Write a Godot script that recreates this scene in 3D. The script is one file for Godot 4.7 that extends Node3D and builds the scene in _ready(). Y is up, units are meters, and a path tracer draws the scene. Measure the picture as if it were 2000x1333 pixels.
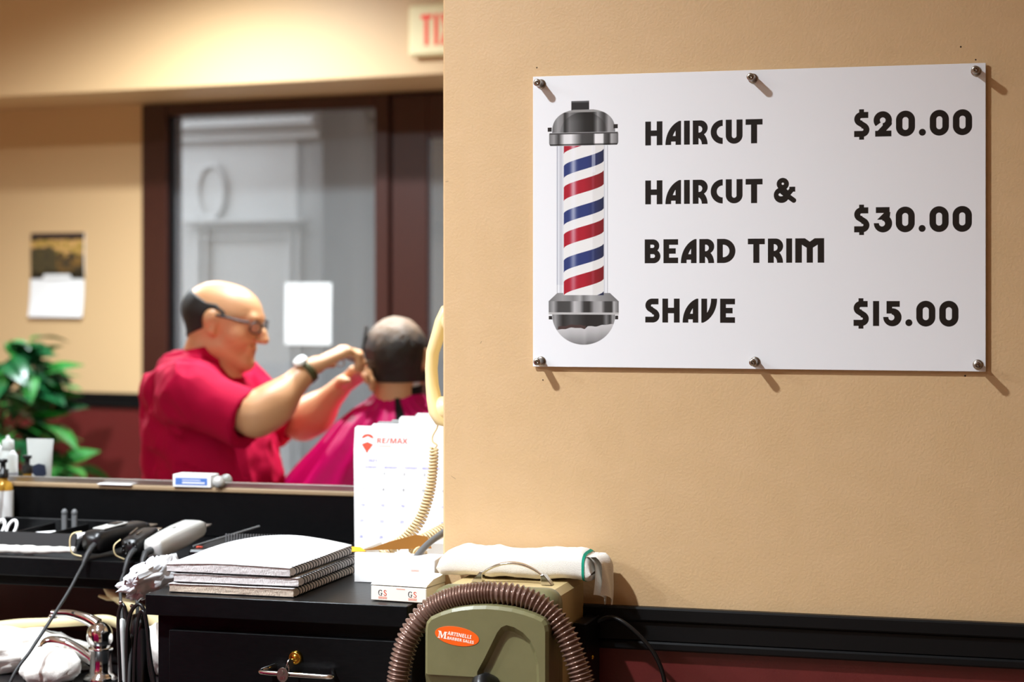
extends Node3D
# A barber shop counter under a wall mirror, with a price sign on the wall beside it.
# x runs along the mirror wall, y is up, z runs from the mirror (z = 0) into the room. Metres.

var M := {}
var wall_frame := Transform3D(Basis(Vector3.UP, deg_to_rad(9.0)), Vector3(-4.854, 0, 5.398))   # street wall: x along it, +z outdoors

func _ready():
	camera_sky_lights()
	materials()
	room()
	street_front()
	street()
	mirror()
	counter()
	price_sign()
	vacuum()
	things_on_counter()
	clippers()
	sink_corner()
	telephone()
	calendar()
	plant()
	barber()
	customer()

func camera_sky_lights():
	var cam := Camera3D.new()
	cam.name = "camera"
	add_child(cam)
	cam.position = Vector3(0, 1.455, 3.87)
	cam.rotation = Vector3(0, atan(3800.0 / 13470.0), 0)
	var ap := CameraAttributesPhysical.new()
	ap.frustum_focal_length = 68.0
	ap.exposure_aperture = 3.6
	ap.frustum_focus_distance = 3.28
	ap.frustum_near = 0.05
	cam.attributes = ap
	cam.projection = Camera3D.PROJECTION_FRUSTUM
	cam.near = 0.05
	cam.far = 100.0
	cam.size = 0.05 * 1333.0 / 3800.0
	cam.frustum_offset = Vector2(0, -0.05 * 102.5 / 3800.0)
	cam.current = true
	var we := WorldEnvironment.new()
	we.name = "world"
	var e := Environment.new()
	e.background_mode = Environment.BG_COLOR
	e.background_color = Color(0.94, 0.965, 1.0)
	e.background_energy_multiplier = 4.5
	e.tonemap_mode = Environment.TONE_MAPPER_LINEAR
	e.tonemap_exposure = 1.0
	e.sdfgi_enabled = true
	e.ssao_enabled = true
	e.ssil_enabled = true
	we.environment = e
	add_child(we)
	for d in DOWNLIGHTS:
		var l := SpotLight3D.new()
		l.name = "downlight_beam"
		add_child(l, true)
		l.position = d[0] + Vector3(0, -0.03, 0)
		l.rotation = Vector3(-PI / 2, 0, 0)
		l.light_color = Color(0.93, 0.97, 1.0)
		l.light_energy = d[1]
		l.spot_angle = d[2]
		l.spot_angle_attenuation = 1.0
		l.light_size = 0.055
		l.spot_range = 12.0
		l.spot_attenuation = 2.0
		l.shadow_enabled = true

const CEILING := 3.2
# place of each recessed ceiling lamp, its strength, half angle of its cone
const DOWNLIGHTS := [
	[Vector3(-1.90, 3.2, 2.10), 15.0, 80.0],
	[Vector3(-2.15, 3.2, 1.00), 6.8, 40.0],
	[Vector3(-3.80, 3.2, 3.60), 18.0, 80.0],
	[Vector3(-0.35, 3.2, 4.35), 11.0, 76.0],  # unseen fill lamp, added to brighten the front of the vacuum
	[Vector3(-4.60, 3.2, 2.60), 25.0, 80.0],
]

# ---------------------------------------------------------------- naming
func numbered(called: String) -> String:
	if not has_node(NodePath(called)): return called
	var k := 1
	while has_node(NodePath("%s_%03d" % [called, k])): k += 1
	return "%s_%03d" % [called, k]

func tag(o: Node, label: String, category: String, group := "") -> void:
	o.set_meta("label", label)
	o.set_meta("category", category)
	if group: o.set_meta("group", group)

func thing(called: String, label: String, category: String, at := Vector3.ZERO, turn := 0.0, group := "") -> Node3D:
	var o := Node3D.new()
	o.name = numbered(called)
	add_child(o)
	o.position = at
	o.rotation.y = turn
	tag(o, label, category, group)
	return o

func setting(called: String, at := Vector3.ZERO) -> Node3D:
	var o := Node3D.new()
	o.name = called
	add_child(o)
	o.position = at
	o.set_meta("kind", "structure")
	return o

func part(called: String, st, m: Material, parent: Node, label := "") -> MeshInstance3D:
	var o := MeshInstance3D.new()
	o.name = called
	if st is SurfaceTool:
		st.generate_normals()
		o.mesh = st.commit()
	else:
		o.mesh = st
	o.material_override = m
	parent.add_child(o, true)
	if label: o.set_meta("label", label)
	return o

# ---------------------------------------------------------------- shapes
func V(x: float, y: float, z: float) -> Vector3: return Vector3(x, y, z)
func T(x: float, y: float, z: float) -> Transform3D: return Transform3D(Basis.IDENTITY, Vector3(x, y, z))
func TR(p: Vector3, rx: float, ry: float, rz: float) -> Transform3D:
	return Transform3D(Basis.from_euler(Vector3(deg_to_rad(rx), deg_to_rad(ry), deg_to_rad(rz))), p)

func new_st() -> SurfaceTool:
	var st := SurfaceTool.new()
	st.begin(Mesh.PRIMITIVE_TRIANGLES)
	return st

func tri(st: SurfaceTool, a: Vector3, b: Vector3, c: Vector3) -> void:
	st.add_vertex(a); st.add_vertex(b); st.add_vertex(c)

func quad(st: SurfaceTool, a: Vector3, b: Vector3, c: Vector3, d: Vector3) -> void:
	tri(st, a, b, c); tri(st, a, c, d)

# a box with chamfered edges
func box(st: SurfaceTool, xf: Transform3D, size: Vector3, bev := 0.002) -> void:
	st.set_smooth_group(-1)
	var h := size * 0.5
	bev = minf(bev, minf(h.x, minf(h.y, h.z)) * 0.9)
	var ip := func(sx, sy, sz, ax):
		var q := Vector3(h.x - bev, h.y - bev, h.z - bev)
		q[ax] += bev
		return xf * Vector3(q.x * sx, q.y * sy, q.z * sz)
	for ax in 3:
		var u := (ax + 1) % 3
		var v := (ax + 2) % 3
		for s in [-1.0, 1.0]:
			var c := []
			for k in [[-1, -1], [1, -1], [1, 1], [-1, 1]]:
				var sg := Vector3.ZERO
				sg[ax] = s; sg[u] = k[0]; sg[v] = k[1]
				c.append(ip.call(sg.x, sg.y, sg.z, ax))
			if s > 0: quad(st, c[0], c[3], c[2], c[1])
			else: quad(st, c[0], c[1], c[2], c[3])
	if bev <= 0.0: return
	for ax in 3:
		var u := (ax + 1) % 3
		var v := (ax + 2) % 3
		for su in [-1.0, 1.0]:
			for sv in [-1.0, 1.0]:
				var a := Vector3.ZERO
				a[ax] = -1; a[u] = su; a[v] = sv
				var b := a
				b[ax] = 1
				var p0: Vector3 = ip.call(a.x, a.y, a.z, u)
				var p1: Vector3 = ip.call(b.x, b.y, b.z, u)
				var p2: Vector3 = ip.call(b.x, b.y, b.z, v)
				var p3: Vector3 = ip.call(a.x, a.y, a.z, v)
				if su * sv > 0: quad(st, p0, p3, p2, p1)
				else: quad(st, p0, p1, p2, p3)
	for sx in [-1.0, 1.0]:
		for sy in [-1.0, 1.0]:
			for sz in [-1.0, 1.0]:
				var p0: Vector3 = ip.call(sx, sy, sz, 0)
				var p1: Vector3 = ip.call(sx, sy, sz, 1)
				var p2: Vector3 = ip.call(sx, sy, sz, 2)
				if sx * sy * sz > 0: tri(st, p0, p2, p1)
				else: tri(st, p0, p1, p2)

func boxm(called: String, lo: Vector3, hi: Vector3, m: Material, parent: Node, bev := 0.002, label := "") -> MeshInstance3D:
	var st := new_st()
	box(st, T((lo.x + hi.x) / 2, (lo.y + hi.y) / 2, (lo.z + hi.z) / 2), hi - lo, bev)
	return part(called, st, m, parent, label)

# profile of (radius, height) turned about y; a profile point repeated makes a sharp edge
func lathe(st: SurfaceTool, xf: Transform3D, prof: Array, seg := 24, sx := 1.0, sz := 1.0) -> void:
	var grp := 1
	for i in prof.size() - 1:
		var a: Vector2 = prof[i]
		var b: Vector2 = prof[i + 1]
		if a.is_equal_approx(b):
			grp += 1
			continue
		st.set_smooth_group(grp)
		for k in seg:
			var t0 := TAU * k / seg
			var t1 := TAU * (k + 1) / seg
			var p0 := xf * Vector3(cos(t0) * a.x * sx, a.y, sin(t0) * a.x * sz)
			var p1 := xf * Vector3(cos(t1) * a.x * sx, a.y, sin(t1) * a.x * sz)
			var p2 := xf * Vector3(cos(t1) * b.x * sx, b.y, sin(t1) * b.x * sz)
			var p3 := xf * Vector3(cos(t0) * b.x * sx, b.y, sin(t0) * b.x * sz)
			if a.x > 1e-6: tri(st, p0, p1, p2)
			if b.x > 1e-6: tri(st, p0, p2, p3)

func ball(st: SurfaceTool, c: Vector3, r: Vector3, seg := 16, basis := Basis.IDENTITY) -> void:
	var prof := []
	var n := maxi(6, seg / 2)
	for i in n + 1:
		var a := PI * i / n
		prof.append(Vector2(maxf(0.0, sin(a)), -cos(a)))
	prof[0].x = 0.0
	prof[n].x = 0.0
	lathe(st, Transform3D(basis * Basis.from_scale(r), c), prof, seg)

# a tube along points; radius one number or one per point
func tube(st: SurfaceTool, pts: Array, r, seg := 10, caps := true) -> void:
	var n := pts.size()
	var rings := []
	var tan0: Vector3 = (pts[1] - pts[0]).normalized()
	var up := Vector3.UP if absf(tan0.y) < 0.9 else Vector3.RIGHT
	var nrm := tan0.cross(up).normalized()
	st.set_smooth_group(7)
	for i in n:
		var t: Vector3 = (pts[mini(i + 1, n - 1)] - pts[maxi(i - 1, 0)]).normalized()
		nrm = (nrm - t * nrm.dot(t)).normalized()
		var bi := t.cross(nrm)
		var rr: float = r[i] if r is Array else r
		var ring := []
		for k in seg:
			var a := TAU * k / seg
			ring.append(pts[i] + (nrm * cos(a) + bi * sin(a)) * rr)
		rings.append(ring)
	for i in n - 1:
		for k in seg:
			var k1 := (k + 1) % seg
			quad(st, rings[i][k], rings[i][k1], rings[i + 1][k1], rings[i + 1][k])
	if caps:
		st.set_smooth_group(-1)
		for k in seg:
			var k1 := (k + 1) % seg
			tri(st, pts[0], rings[0][k1], rings[0][k])
			tri(st, pts[n - 1], rings[n - 1][k], rings[n - 1][k1])

func curve(pts: Array, step := 0.006) -> Array:
	var c := Curve3D.new()
	c.bake_interval = step
	for i in pts.size():
		var t: Vector3 = (pts[mini(i + 1, pts.size() - 1)] - pts[maxi(i - 1, 0)]) / 6.0
		c.add_point(pts[i], -t, t)
	return Array(c.get_baked_points())

# a coil of wire wound on a path
func coil(st: SurfaceTool, path: Array, coil_r, wire_r: float, pitch: float, per := 9, seg := 6) -> void:
	var c := Curve3D.new()
	c.bake_interval = 0.004
	for p in path: c.add_point(p)
	var L := c.get_baked_length()
	var n := int(L / pitch * per)
	var pts := []
	var nrm := Vector3.ZERO
	for i in n + 1:
		var o := L * i / n
		var p := c.sample_baked(o)
		var t := (c.sample_baked(minf(o + 0.004, L)) - c.sample_baked(maxf(o - 0.004, 0))).normalized()
		if nrm == Vector3.ZERO: nrm = t.cross(Vector3(0.3, 0.2, 0.9)).normalized()
		nrm = (nrm - t * nrm.dot(t)).normalized()
		var a := TAU * i / per
		var cr: float
		if coil_r is Array: cr = lerpf(coil_r[0], coil_r[1], o / L * 2.5) if o < L * 0.4 else lerpf(coil_r[1], coil_r[2], (o / L - 0.4) / 0.6)
		else: cr = coil_r
		pts.append(p + (nrm * cos(a) + t.cross(nrm) * sin(a)) * cr)
	tube(st, pts, wire_r, seg)

# flat outline in x, y pushed along z from z0 to z1, edges of the z1 face bevelled
func slab(st: SurfaceTool, xf: Transform3D, poly: PackedVector2Array, z0: float, z1: float, bev := 0.0, smooth := false) -> void:
	if not Geometry2D.is_polygon_clockwise(poly): poly.reverse()
	var n := poly.size()
	var top := poly
	var zs := z1
	if bev > 0.0:
		top = PackedVector2Array()
		for i in n:
			var d0 := (poly[i] - poly[(i + n - 1) % n]).normalized()
			var d1 := (poly[(i + 1) % n] - poly[i]).normalized()
			var nn := (Vector2(d0.y, -d0.x) + Vector2(d1.y, -d1.x))
			nn = nn / maxf(nn.length_squared() * 0.5, 0.6)
			top.append(poly[i] + nn * bev)
		zs = z1 - bev if z1 > z0 else z1 + bev
	var ids := Geometry2D.triangulate_polygon(top)
	var flip := z1 < z0
	st.set_smooth_group(-1)
	for i in range(0, ids.size(), 3):
		var a := top[ids[i]]
		var b := top[ids[i + 1]]
		var c := top[ids[i + 2]]
		if (b - a).cross(c - a) > 0.0:
			var q := b
			b = c
			c = q
		if flip: tri(st, xf * V(a.x, a.y, z1), xf * V(c.x, c.y, z1), xf * V(b.x, b.y, z1))
		else: tri(st, xf * V(a.x, a.y, z1), xf * V(b.x, b.y, z1), xf * V(c.x, c.y, z1))
	ids = Geometry2D.triangulate_polygon(poly)
	for i in range(0, ids.size(), 3):
		var a := poly[ids[i]]
		var b := poly[ids[i + 1]]
		var c := poly[ids[i + 2]]
		if (b - a).cross(c - a) > 0.0:
			var q := b
			b = c
			c = q
		if flip: tri(st, xf * V(a.x, a.y, z0), xf * V(b.x, b.y, z0), xf * V(c.x, c.y, z0))
		else: tri(st, xf * V(a.x, a.y, z0), xf * V(c.x, c.y, z0), xf * V(b.x, b.y, z0))
	if smooth: st.set_smooth_group(3)
	for i in n:
		var j := (i + 1) % n
		var p := poly[i]
		var q := poly[j]
		var a := xf * V(p.x, p.y, z0)
		var b := xf * V(q.x, q.y, z0)
		var c := xf * V(q.x, q.y, zs)
		var d := xf * V(p.x, p.y, zs)
		if flip: quad(st, a, d, c, b)
		else: quad(st, a, b, c, d)
		if bev > 0.0:
			var e := xf * V(top[j].x, top[j].y, z1)
			var g := xf * V(top[i].x, top[i].y, z1)
			if flip: quad(st, d, g, e, c)
			else: quad(st, d, c, e, g)

# grid surface f(u, v), u and v from 0 to 1
func surf(st: SurfaceTool, nu: int, nv: int, f: Callable, uvs := false, grp := 5) -> void:
	st.set_smooth_group(grp)
	var p := []
	for i in nu + 1:
		var row := []
		for j in nv + 1: row.append(f.call(float(i) / nu, float(j) / nv))
		p.append(row)
	for i in nu:
		for j in nv:
			var q := [[i, j], [i, j + 1], [i + 1, j + 1], [i, j], [i + 1, j + 1], [i + 1, j]]
			for k in q:
				if uvs: st.set_uv(Vector2(float(k[0]) / nu, float(k[1]) / nv))
				st.add_vertex(p[k[0]][k[1]])

func rounded(w: float, h: float, r: float, seg := 5, at := Vector2.ZERO) -> PackedVector2Array:
	var o := PackedVector2Array()
	for c in [[1, 1, 0], [-1, 1, 1], [-1, -1, 2], [1, -1, 3]]:
		for k in seg + 1:
			var a: float = PI / 2 * (c[2] + float(k) / seg)
			o.append(at + Vector2(c[0] * (w / 2 - r), c[1] * (h / 2 - r)) + Vector2(cos(a), sin(a)) * r)
	return o

func ellipse(rx: float, ry: float, n := 32, at := Vector2.ZERO, turn := 0.0) -> PackedVector2Array:
	var o := PackedVector2Array()
	for i in n: o.append(at + Vector2(cos(TAU * i / n) * rx, sin(TAU * i / n) * ry).rotated(turn))
	return o

func letters(called: String, words: String, height: float, xf: Transform3D, m: Material, parent: Node, font := "Droid Sans", bold := true, squeeze := 1.0) -> MeshInstance3D:
	var t := TextMesh.new()
	var f := SystemFont.new()
	f.font_names = PackedStringArray([font])
	f.font_weight = 700 if bold else 400
	t.font = f
	t.text = words
	t.font_size = 64
	t.pixel_size = height / 46.0
	t.depth = 0.0004
	t.curve_step = 1.0
	var o := MeshInstance3D.new()
	o.name = called
	o.mesh = t
	o.material_override = m
	parent.add_child(o, true)
	o.transform = xf * Transform3D(Basis.from_scale(Vector3(squeeze, 1, 1)), Vector3.ZERO)
	return o

# ---------------------------------------------------------------- materials
func mt(id: String, c: Color, rough := 0.6, metal := 0.0) -> StandardMaterial3D:
	var m := StandardMaterial3D.new()
	m.resource_name = id
	m.albedo_color = c
	m.roughness = rough
	m.metallic = metal
	M[id] = m
	return m

func noise_image(seed_: int, freq: float, size := 256, octaves := 3, stretch := Vector2.ONE) -> Image:
	var n := FastNoiseLite.new()
	n.seed = seed_
	n.noise_type = FastNoiseLite.TYPE_SIMPLEX_SMOOTH
	n.frequency = freq
	n.fractal_octaves = octaves
	var w := int(size * stretch.x)
	var h := int(size * stretch.y)
	var im := n.get_seamless_image(w, h)
	im.resize(size, size)
	return im

func tint_tex(im: Image, a: Color, b: Color) -> ImageTexture:
	var o := Image.create(im.get_width(), im.get_height(), true, Image.FORMAT_RGB8)
	for y in im.get_height():
		for x in im.get_width():
			o.set_pixel(x, y, a.lerp(b, im.get_pixel(x, y).r))
	return ImageTexture.create_from_image(o)

func bump(m: StandardMaterial3D, im: Image, strength: float, scale: float, amount := 1.0) -> void:
	var n := im.duplicate()
	n.convert(Image.FORMAT_RGBA8)
	n.bump_map_to_normal_map(strength)
	m.normal_enabled = true
	m.normal_texture = ImageTexture.create_from_image(n)
	m.normal_scale = amount
	tri_map(m, scale)

func tri_map(m: StandardMaterial3D, scale: float) -> void:
	m.uv1_triplanar = true
	m.uv1_scale = Vector3(scale, scale, scale)

func c8(r: int, g: int, b: int) -> Color: return Color8(r, g, b)

func materials() -> void:
	var peel := noise_image(3, 0.09, 512, 2)
	var cloud := noise_image(4, 0.012, 256, 3)
	var fine := noise_image(5, 0.22, 256, 2)
	var fibre := noise_image(6, 0.06, 256, 3, Vector2(1, 8))
	var m := mt("cream_paint", Color.WHITE, 0.5)
	m.albedo_texture = tint_tex(cloud, c8(207, 172, 127), c8(211, 176, 132))
	bump(m, peel, 2.2, 3.4, 0.19)
	m.uv1_world_triplanar = true
	mt("cream_plain", c8(209, 174, 130), 0.5)
	mt("burgundy_plain", c8(92, 27, 26), 0.42)
	m = mt("burgundy_paint", Color.WHITE, 0.42)
	m.albedo_texture = tint_tex(cloud, c8(88, 25, 24), c8(96, 29, 27))
	bump(m, peel, 2.0, 3.4, 0.12)
	m.uv1_world_triplanar = true
	m = mt("white_ceiling", c8(232, 228, 220), 0.9)
	m = mt("floor_tile", Color.WHITE, 0.4)
	m.albedo_texture = tint_tex(cloud, c8(120, 100, 84), c8(134, 112, 94))
	tri_map(m, 0.9)
	m = mt("brown_wood", Color.WHITE, 0.38)
	m.albedo_texture = tint_tex(fibre, c8(48, 20, 15), c8(64, 28, 20))
	tri_map(m, 1.3)
	m = mt("black_wood", Color.WHITE, 0.3)
	m.albedo_texture = tint_tex(fibre, c8(9, 9, 10), c8(15, 15, 16))
	bump(m, fibre, 0.8, 2.2, 0.15)
	m.metallic_specular = 0.24
	m = mt("black_rail", c8(13, 13, 14), 0.45)
	m.metallic_specular = 0.3
	m = mt("glass_pane", Color(0.92, 0.95, 0.97, 0.06), 0.02)
	m.transparency = BaseMaterial3D.TRANSPARENCY_ALPHA
	m = mt("mirror_silver", Color(0.94, 0.95, 0.945), 0.0, 1.0)
	m = mt("tan_ledge", c8(150, 126, 96), 0.4)
	m = mt("aluminium", c8(190, 188, 184), 0.28, 1.0)
	m = mt("chrome", c8(214, 212, 210), 0.1, 1.0)
	m = mt("steel", c8(168, 160, 150), 0.27, 1.0)
	m = mt("brass", c8(212, 168, 62), 0.18, 1.0)
	m = mt("sign_white", c8(236, 236, 238), 0.34)
	m = mt("black_plastic", c8(16, 16, 17), 0.33)
	m = mt("grey_plastic", c8(96, 97, 98), 0.45)
	m = mt("dark_rubber", c8(42, 42, 43), 0.55)
	m = mt("silver_paint", c8(206, 206, 202), 0.33, 0.35)
	m = mt("olive_enamel", Color.WHITE, 0.33)
	m.albedo_texture = tint_tex(cloud, c8(108, 103, 70), c8(113, 108, 74))
	bump(m, peel, 1.0, 7.0, 0.14)
	m = mt("tan_enamel", Color.WHITE, 0.33)
	m.albedo_texture = tint_tex(cloud, c8(196, 172, 122), c8(201, 177, 127))
	bump(m, peel, 1.0, 7.0, 0.14)
	m = mt("hose_brown", c8(128, 100, 88), 0.16, 0.45)
	m = mt("orange_sticker", c8(238, 92, 14), 0.35)
	m = mt("sticker_print", c8(250, 240, 226), 0.4)
	m = mt("white_towel", Color.WHITE, 0.95)
	m.albedo_texture = tint_tex(fine, c8(226, 220, 210), c8(240, 236, 228))
	bump(m, fine, 6.0, 9.0, 0.25)
	m.rim_enabled = true
	m.rim = 0.3
	m = mt("green_thread", c8(0, 146, 116), 0.9)
	m = mt("paper", c8(242, 241, 242), 0.75)
	m = mt("notice_paper", c8(246, 246, 246), 0.8)
	m.backlight_enabled = true
	m.backlight = Color(0.9, 0.9, 0.9)
	m = mt("paper_edge", Color.WHITE, 0.85)
	var lay := noise_image(8, 0.05, 256, 3, Vector2(10, 1))
	m.albedo_texture = tint_tex(lay, c8(182, 174, 172), c8(232, 228, 226))
	bump(m, lay, 5.0, 9.0, 0.8)
	m = mt("paper_aged", Color.WHITE, 0.85)
	m.albedo_texture = tint_tex(lay, c8(178, 158, 138), c8(226, 210, 192))
	bump(m, lay, 5.0, 9.0, 0.8)
	m = mt("white_card", c8(240, 238, 236), 0.6)
	m = mt("cream_card", c8(236, 228, 214), 0.6)
	m = mt("brown_card", c8(170, 116, 48), 0.8)
	m = mt("yellow_card", c8(230, 168, 20), 0.6)
	m = mt("print_red", c8(228, 74, 44), 0.6)
	m = mt("print_pink", c8(240, 168, 150), 0.6)
	m = mt("print_dark", c8(58, 58, 66), 0.6)
	m = mt("print_violet", c8(120, 114, 190), 0.7)
	m = mt("print_grey", c8(176, 176, 186), 0.7)
	m = mt("print_blue", c8(78, 118, 190), 0.5)
	m = mt("phone_ivory", c8(238, 216, 164), 0.32)
	m = mt("cord_ivory", c8(220, 196, 152), 0.4)
	m = mt("gold_liquid", c8(190, 142, 50), 0.2, 0.2)
	m = mt("bottle_white", c8(236, 236, 234), 0.3)
	m = mt("label_navy", c8(52, 62, 90), 0.4)
	m = mt("sink_black", c8(20, 20, 21), 0.25)
	m = mt("bag_film", c8(214, 214, 216), 0.25)
	m = mt("hose_cream", c8(214, 196, 150), 0.5)
	m = mt("leaf", Color.WHITE, 0.32)
	m.albedo_texture = tint_tex(fine, c8(28, 96, 38), c8(52, 128, 50))
	tri_map(m, 12.0)
	m.backlight_enabled = true
	m.backlight = Color(0.12, 0.3, 0.08)
	m = mt("leaf_dark", Color.WHITE, 0.3)
	m.albedo_texture = tint_tex(fine, c8(14, 62, 36), c8(26, 84, 42))
	tri_map(m, 12.0)
	m = mt("stem_green", c8(66, 110, 48), 0.5)
	m = mt("pot_brown", c8(92, 62, 46), 0.55)
	m = mt("soil", c8(44, 32, 24), 0.95)
	m = mt("skin", c8(219, 160, 114), 0.45)
	m.vertex_color_use_as_albedo = false
	mt("eye_white", c8(232, 226, 220), 0.2)
	mt("eye_brown", c8(52, 34, 24), 0.15)
	mt("lip", c8(172, 96, 84), 0.45)
	m = mt("hair_dark", Color.WHITE, 0.55)
	m.albedo_texture = tint_tex(fine, c8(22, 18, 17), c8(40, 33, 30))
	bump(m, fine, 5.0, 22.0, 0.8)
	m = mt("hair_short", Color.WHITE, 0.6)
	m.vertex_color_use_as_albedo = true
	bump(m, fine, 5.0, 22.0, 0.8)
	var weave := noise_image(9, 0.3, 256, 1)
	m = mt("shirt_crimson", c8(182, 4, 54), 0.8)
	m.metallic_specular = 0.25
	bump(m, weave, 1.5, 16.0, 0.3)
	m = mt("cape_magenta", c8(204, 0, 98), 0.5)
	m.metallic_specular = 0.35
	m = mt("black_cloth", c8(20, 19, 21), 0.8)
	m = mt("trouser_grey", c8(44, 44, 50), 0.9)
	m = mt("shoe_black", c8(14, 14, 15), 0.3)
	m = mt("lens_glass", Color(0.9, 0.95, 1.0, 0.12), 0.03)
	m.transparency = BaseMaterial3D.TRANSPARENCY_ALPHA
	m = mt("watch_face", c8(248, 248, 244), 0.2)
	m = mt("olive_strap", c8(84, 80, 46), 0.5, 0.4)
	m = mt("leather_black", c8(24, 23, 24), 0.4)
	m = mt("stone_grey", Color.WHITE, 0.85)
	m.albedo_texture = tint_tex(cloud, c8(186, 187, 188), c8(196, 197, 198))
	tri_map(m, 0.4)
	m = mt("pavement", c8(132, 132, 130), 0.9)
	m = mt("exit_cream", c8(240, 226, 178), 0.4)
	var exit_letters := mt("exit_red", c8(224, 46, 16), 0.4)   # lit letters of the exit sign
	exit_letters.emission_enabled = true
	exit_letters.emission = c8(230, 40, 8)
	exit_letters.emission_energy_multiplier = 0.35
	var lamp_lens := mt("lamp_glow", c8(255, 246, 230), 0.5)   # lenses of the ceiling downlights
	lamp_lens.emission_enabled = true
	lamp_lens.emission = c8(244, 249, 255)
	lamp_lens.emission_energy_multiplier = 6.0
	m = mt("lamp_trim", c8(226, 224, 218), 0.5)
	m = mt("hole_dark", c8(40, 26, 16), 0.9)
	m = mt("pin_white", c8(236, 236, 236), 0.5)
	m = mt("purple_bottle", Color(0.35, 0.12, 0.25, 0.55), 0.08)
	m.transparency = BaseMaterial3D.TRANSPARENCY_ALPHA

# ---------------------------------------------------------------- the room
const SIGN_Z := 0.58      # face of the wall that carries the sign
const CORNER_X := -1.056  # its left edge, where it turns back to the mirror

func room() -> void:
	var o := setting("floor")
	boxm("floor_slab", V(-7.2, -0.12, -0.15), V(3.2, 0, 7.2), M.floor_tile, o, 0.0)
	o = setting("ceiling")
	boxm("ceiling_slab", V(-7.2, CEILING, -0.15), V(3.2, CEILING + 0.12, 7.2), M.white_ceiling, o, 0.0)
	o = setting("wall_mirror_side")
	boxm("painted_upper_wall", V(-7.2, 0.89, -0.15), V(CORNER_X, CEILING, -0.006), M.cream_paint, o, 0.0)
	boxm("painted_lower_wall", V(-7.2, 0, -0.15), V(CORNER_X, 0.89, -0.006), M.burgundy_paint, o, 0.0, "burgundy lower wall")
	o = setting("wall_sign_side")
	boxm("painted_upper_wall", V(CORNER_X, 0.87, -0.15), V(3.2, CEILING, SIGN_Z), M.cream_paint, o, 0.004)
	boxm("painted_lower_wall", V(CORNER_X, 0, -0.15), V(3.2, 0.87, SIGN_Z), M.burgundy_paint, o, 0.004, "burgundy lower wall")
	for h in [[-0.883, 1.842, 0.0011], [-0.872, 1.295, 0.0011], [-0.159, 1.854, 0.0013], [-0.152, 1.311, 0.0013], [-0.135, 1.832, 0.0012]]:
		var st := new_st()
		lathe(st, TR(V(h[0], h[1], SIGN_Z), 90, 0, 0), [Vector2(0, 0.0006), Vector2(h[2], 0.0004), Vector2(h[2] * 1.2, -0.0002)], 10)
		part("nail_hole", st, M.hole_dark, o)
	for sc in [[-1.048, 1.645, 0.006, 12.0], [-1.036, 1.12, 0.010, -32.0], [-0.985, 1.36, 0.005, 60.0]]:
		var st := new_st()
		box(st, TR(V(sc[0], sc[1], SIGN_Z), 0, 0, sc[3]), V(sc[2], 0.0007, 0.0004), 0.0)
		part("scratch", st, M.tan_ledge, o)
	o = setting("trim_1")
	rail(o, T(0, 0, 0), CORNER_X + 0.002, 3.0, SIGN_Z)
	o = setting("wall_left")
	boxm("painted_upper_wall", V(-7.2, 0.89, -0.15), V(-7.05, CEILING, 7.2), M.cream_plain, o, 0.0)
	boxm("painted_lower_wall", V(-7.2, 0, -0.15), V(-7.05, 0.89, 7.2), M.burgundy_plain, o, 0.0)
	o = setting("wall_right")
	boxm("painted_upper_wall", V(2.6, 0.89, -0.15), V(2.75, CEILING, 7.2), M.cream_plain, o, 0.0)
	boxm("painted_lower_wall", V(2.6, 0, -0.15), V(2.75, 0.89, 7.2), M.burgundy_plain, o, 0.0)
	for i in DOWNLIGHTS.size():
		var p: Vector3 = DOWNLIGHTS[i][0]
		var l := thing("ceiling_downlight", ["round white recessed downlight in the ceiling behind the barber chair", "small round recessed downlight in the ceiling over the counter and sink", "round white recessed downlight in the ceiling before the bulkhead", "round white downlight added as fill light in the ceiling before the street door", "round white recessed downlight in the ceiling on the plant side of the room"][i], "ceiling lamp", p, 0, "recessed ceiling downlights")
		var st := new_st()
		lathe(st, T(0, 0, 0), [Vector2(0.066, 0.0), Vector2(0.066, -0.004), Vector2(0.07, -0.008), Vector2(0.092, -0.006), Vector2(0.098, 0.0)], 32)
		part("trim_ring", st, M.lamp_trim, l)
		st = new_st()
		lathe(st, T(0, 0, 0), [Vector2(0, -0.003), Vector2(0.066, -0.003), Vector2(0.066, 0.0), Vector2(0, 0)], 32)
		part("glowing_lens", st, M.lamp_glow, l)

# the black chair rail: stepped mouldings along x, standing out from a wall at z towards +z
func rail(parent: Node, xf: Transform3D, x0: float, x1: float, z: float, sgn := 1.0) -> void:
	for s in [[0.884, 0.908, 0.020], [0.848, 0.885, 0.013], [0.834, 0.849, 0.017]]:
		var st := new_st()
		box(st, xf * T((x0 + x1) / 2, (s[0] + s[1]) / 2, z + sgn * s[2] / 2), V(x1 - x0, s[1] - s[0], s[2]), 0.003)
		part("moulding", st, M.black_rail, parent)

func at_street(o: Node3D) -> Node3D:
	o.transform = wall_frame
	return o

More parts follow.
